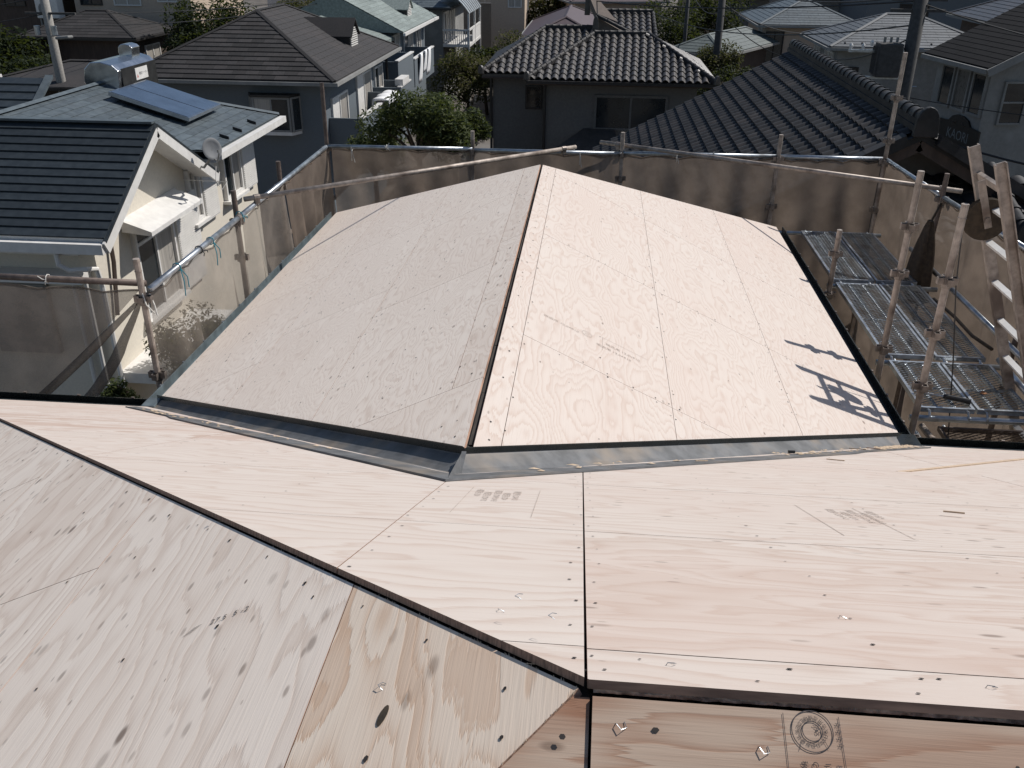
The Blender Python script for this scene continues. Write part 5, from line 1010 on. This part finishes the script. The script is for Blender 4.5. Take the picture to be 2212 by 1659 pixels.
tree('bushy green tree standing between the blue grey house and the back rail', -3.2, 13.3, .35, 1.08, 5, 'leaf', 12000, .055, 1); tree('small green shrub against the blue grey balcony', -4.35, 14.0, -.55, .8, 4, 'leaf', 5200, .055, 2); tree('dark shrub beside the grey rendered wall', -2.55, 14.6, -.2, .7, 4, 'leaf', 5200, .055, 3)
tree('reddish brown shrub behind the green tree', -4.9, 33, -1.1, 1.5, 4, 'leaf_o', 6000, .08, 4); tree('olive tree beyond the arched balcony', -4.2, 41, -1.2, 1.9, 5, 'leaf_o', 6500, .09, 5); tree('dark tree left of the purple roof', -2.8, 62, .4, 3.0, 6, 'leaf_o', 3500, .2, 6); tree('dark shrub low beside the arched balcony posts', -5.6, 46, -2.4, 1.5, 4, 'leaf_d', 2500, .15, 7)
tree('dark evergreen right of the beige annexe', -18.6, 41, .2, 3.0, 6, 'leaf_d', 9000, .12, 8); tree('olive tree beside the brown shingle ridge', -15.6, 45, .3, 2.6, 6, 'leaf_o', 8000, .11, 9); tree('rounded clipped shrub behind the shingle roof edge', -15.6, 34.5, -1.6, 1.1, 4, 'leaf_o', 2500, .1, 10); tree('leafy shrub right of the left utility pole', -17.3, 23.8, -1.7, 1.5, 4, 'leaf_o', 4200, .10, 11); tree('dark tree behind the left utility pole', -21.5, 27.5, -.7, 2.2, 5, 'leaf_d', 7000, .10, 12); tree('dark tree at the left edge below the wires', -19.6, 21.0, -.7, 1.7, 5, 'leaf_d', 7000, .08, 13); tree('olive bush at the left edge by the red chair', -15.4, 18.8, -1.3, 1.3, 4, 'leaf_o', 4000, .09, 14); tree('dark bush left of the red chair', -17.2, 17.0, -1.4, 1.3, 4, 'leaf_d', 3500, .09, 15)
tree('tall dark tree at the top left behind the annexe', -27.5, 37, -1.1, 2.0, 5, 'leaf_d', 3500, .16, 16); tree('dark tree right of the centre tile ridge', 6.2, 33.5, -1.5, 1.5, 5, 'leaf_d', 6000, .08, 17); tree('yellowish shrub beside the slim pole', 5.7, 36.5, -1.0, 1.2, 5, 'leaf_o', 5000, .07, 18); tree('dark bush below the centre tile hip', 5.3, 26.8, -2.9, 1.6, 4, 'leaf_d', 3500, .11, 19); tree('dark tree high behind the centre tiles', 4.6, 49, -.1, 2.4, 6, 'leaf_d', 6500, .11, 20); tree('dark tree at the top right of the purple roof', 7.5, 54, .3, 2.5, 6, 'leaf_d', 6500, .12, 21); tree('dark tree in the shade left of the cream house', 7.7, 33, -2.3, 1.3, 4, 'leaf_d', 3000, .11, 22)
for k, (x, y, z, r) in enumerate(((-9, 78, 1.2, 4), (1.5, 74, .9, 3.6), (12, 78, 1.0, 4), (22, 72, 1.2, 4.2), (32, 66, 1.6, 4.5), (-18, 76, 1.6, 4.2), (-30, 62, 2.2, 4.5), (-40, 60, 2.6, 5), (28, 50, 1.8, 4))): tree('large dark tree on the skyline, number %s from the left in the far row' % ('fourth', 'fifth', 'sixth', 'seventh', 'ninth', 'third', 'second', 'first', 'eighth')[k] if False else ('far tree above the pale green roof', 'far tree above the purple roof', 'far tree behind the grey green roofs', 'far tree behind the shaded blue house', 'far tree at the right edge', 'far tree above the white house', 'far tree behind the beige house', 'far tree behind the dark timber house', 'far tree over the brown tiled house')[k], x, y, z, r, 8, 'leaf_d', 3000, .32, 30+k, 'far trees')
tree('low shrub by the foot of the white house', -4.75, 2.9, -1.75, .4, 3, 'leaf', 3600, .035, 50); tree('pale flowering shrub seen through the left mesh', -4.9, 5.3, -1.45, .6, 3, 'leaf_o', 4200, .035, 51); tree('small conifer beside the white house entrance', -4.3, 2.2, -.92, .2, 3, 'leaf', 3500, .022, 52, flat=1.5); tree('potted shrub under the shop windows', 9.8, 20.2, -1.7, .5, 4, 'leaf', 1800, .07, 53); tree('striped leaf plant by the end of the tile ridge', 9.3, 18.6, -2.3, .4, 4, 'leaf_o', 1200, .08, 54)
mb = MB(); mb.box((-5.2, 2.0, -4.5), (-3.4, 2.2, -2.9)); lone(mb, 'garden_wall', M['cream'], 'cream garden wall below the left scaffold corner', 'wall')
mb = MB(); mb.box((-5.88, -2.0, -6), (-4.9, 4.7, -4.3)); lone(mb, 'entrance_block', M['cream'], 'low cream entrance block of the white house', 'wall')
# ---------------------------------------------------------------- poles and wires
def upole(x, y, z1, label, m='concrete', r=.15, steps=True):
    t = thing('utility_pole', label, 'pole', (x, y, -6), 'utility poles'); mb = MB(); mb.tube((x, y, -6), (x, y, z1), r*1.15, 14, r*.85); mb.build('shaft', M[m], t, smooth=True)
    if steps:
        for k in range(12): mb = MB(); mb.tube((x, y, -2.5+.45*k), (x+(.3 if k % 2 else -.3), y, -2.5+.45*k), .012, 5); mb.build('step', M['galv'], t)
    return t
pl = upole(8.28, 19, 3.4, 'thick dark utility pole with transformer before the pale slate roof', 'concrete_d', .19)
mb = MB(); mb.box((7.45, 18.75, -.02), (8.02, 19.25, .78)); tf = mb.build('transformer', M['concrete_d'], pl, bevel=.03); mb = MB()
for k in range(6): mb.box((7.40, 18.78+.08*k, .05), (7.449, 18.81+.08*k, .7))
tag(mb.build('cooling_fins', M['concrete_d'], tf), kind='stuff')
for x in (7.6, 7.75, 7.9): mb = MB(); mb.tube((x, 19, .79), (x, 19, .92), .035, 8); mb.build('bushing', M['palewall'], tf)
for z, x0 in ((-.08, 6.85), (.55, 6.75)): mb = MB(); mb.box((x0, 18.96, z), (8.2, 19.04, z+.06)); mb.build('cross_arm', M['galv'], pl)
for x, z in ((6.8, .62), (7.1, .62), (7.3, .7), (6.9, -.02)): mb = MB(); mb.tube((x, 19, z), (x, 19, z+.09), .03, 8, .05); mb.tube((x, 19, z+.09), (x, 19, z+.14), .05, 8, .02); mb.build('insulator', M['white'], pl)
for z in (1.5, 1.75): mb = MB(); mb.box((7.6, 18.95, z), (8.9, 19.02, z+.07)); mb.build('cross_arm', M['concrete_d'], pl)
pl2 = upole(-18.35, 26, 3.2, 'pale concrete utility pole with street lamp at the top left', 'concrete', .16, False)
mb = MB(); mb.path([(-18.35, 25.9, -.15), (-18.0, 25.7, -.1), (-17.75, 25.6, -.12)], .025, 6); mb.build('lamp_arm', M['galv'], pl2); mb = MB(); mb.obox((-17.65, 25.55, -.14), V((1, -.3, .1)), V((.3, 1, 0)), Z, .6, .26, .1); mb.build('lamp_head', M['palewall'], pl2, bevel=.04)
mb = MB(); mb.box((-19.1, 25.9, .55), (-17.3, 25.98, .62)); mb.build('cross_arm', M['concrete_d'], pl2)
for x in (-18.7, -18.1): mb = MB(); mb.tube((x, 25.8, -.1), (x, 25.8, .2), .1, 10); mb.build('junction_box', M['galv'], pl2)
upole(-15.0, 47.5, 1.8, 'slim grey pole left of the shingle ridge', 'galv', .07, False); upole(-13.6, 50, 1.6, 'slim pole with arm just left of the shingle ridge', 'galv', .07, False); upole(5.6, 36, 2.4, 'dark utility pole right of the centre tiles', 'concrete_d', .16, False); upole(4.9, 44, 2.4, 'slim dark pole behind the centre tiles', 'concrete_d', .1, False)
def wire(a, b, sag, label, r=.014, n=14):
    a, b = V(a), V(b); mb = MB(); mb.path([a.lerp(b, i/n)-Z*sag*4*(i/n)*(1-i/n) for i in range(n+1)], r, 5); lone(mb, 'overhead_wire', M['wire'], label, 'wire', 'overhead wires')
for a, b, s_, l, r in (((8.2, 19, 1.75), (-8, 48, 1.6), .9, 'upper cable running left from the thick pole', .02), ((8.2, 19, 1.2), (3.0, 50, -.6), .7, 'middle cable running left from the thick pole', .02), ((8.2, 19, .9), (8.6, 34, -.9), .5, 'cable dropping onto the pale slate roof house', .02), ((8.3, 19, 1.7), (16, 10, 1.0), .5, 'upper cable leaving the thick pole to the right', .02), ((8.3, 18.9, -1.2), (16, 14, -1.5), .5, 'thick cable running right below the shop sign', .028), ((8.3, 19, -.5), (16, 17, -.75), .2, 'thin cable across the shop windows', .012),
                       ((5.6, 36, 1.6), (8.2, 19, 1.9), .5, 'cable between the dark pole and the thick pole', .02), ((5.6, 36, .6), (14, 44, -.4), 1.0, 'cable sagging over the cream house', .02), ((5.6, 36, .2), (9.5, 32, -1.2), .6, 'cable sagging to the pale slate house', .018), ((4.9, 44, 1.0), (5.6, 36, .3), .6, 'looped cable between the two dark poles', .018),
                       ((-18.3, 26, .58), (-34, 22, -.3), .5, 'cable from the pale pole to the left edge', .016), ((-18.3, 26, 1.1), (-34, 20, .2), .5, 'upper cable from the pale pole to the left edge', .016), ((-18.3, 26, .58), (-8, 48, 1.3), .6, 'cable from the pale pole over the annexe roof', .016), ((-18.3, 26, 1.1), (-13.6, 50, 1.4), .4, 'upper cable from the pale pole toward the slim poles', .016), ((-18.3, 26, .2), (-9.5, 40, .9), .5, 'lower cable from the pale pole over the shed', .016)):
    wire(a, b, s_, l, r)
mb = MB(); mb.tube((-26, 27, .9), (-19.3, 28.5, 3.0), .05, 8); lone(mb, 'guy_cable', M['concrete'], 'pale guy tube slanting through the top left corner', 'cable')
# TV aerial by the tall corner post
t = thing('tv_aerial', 'thin TV aerial left of the tallest scaffold post', 'aerial', (6.3, 14, -.4)); mb = MB(); mb.tube((6.0, 14, .03), (7.0, 13.75, .0), .012, 6); mb.build('boom', M['galv'], t)
for k in range(6): mb = MB(); mb.tube((6.05+.12*k, 13.85, .03), (6.05+.12*k, 14.15, .03-.1), .006, 5); mb.build('element', M['galv'], t)
mb = MB(); mb.tube((6.9, 13.78, .1), (6.9, 13.78, -2.6), .018, 6); mb.build('mast', M['galv'], t)
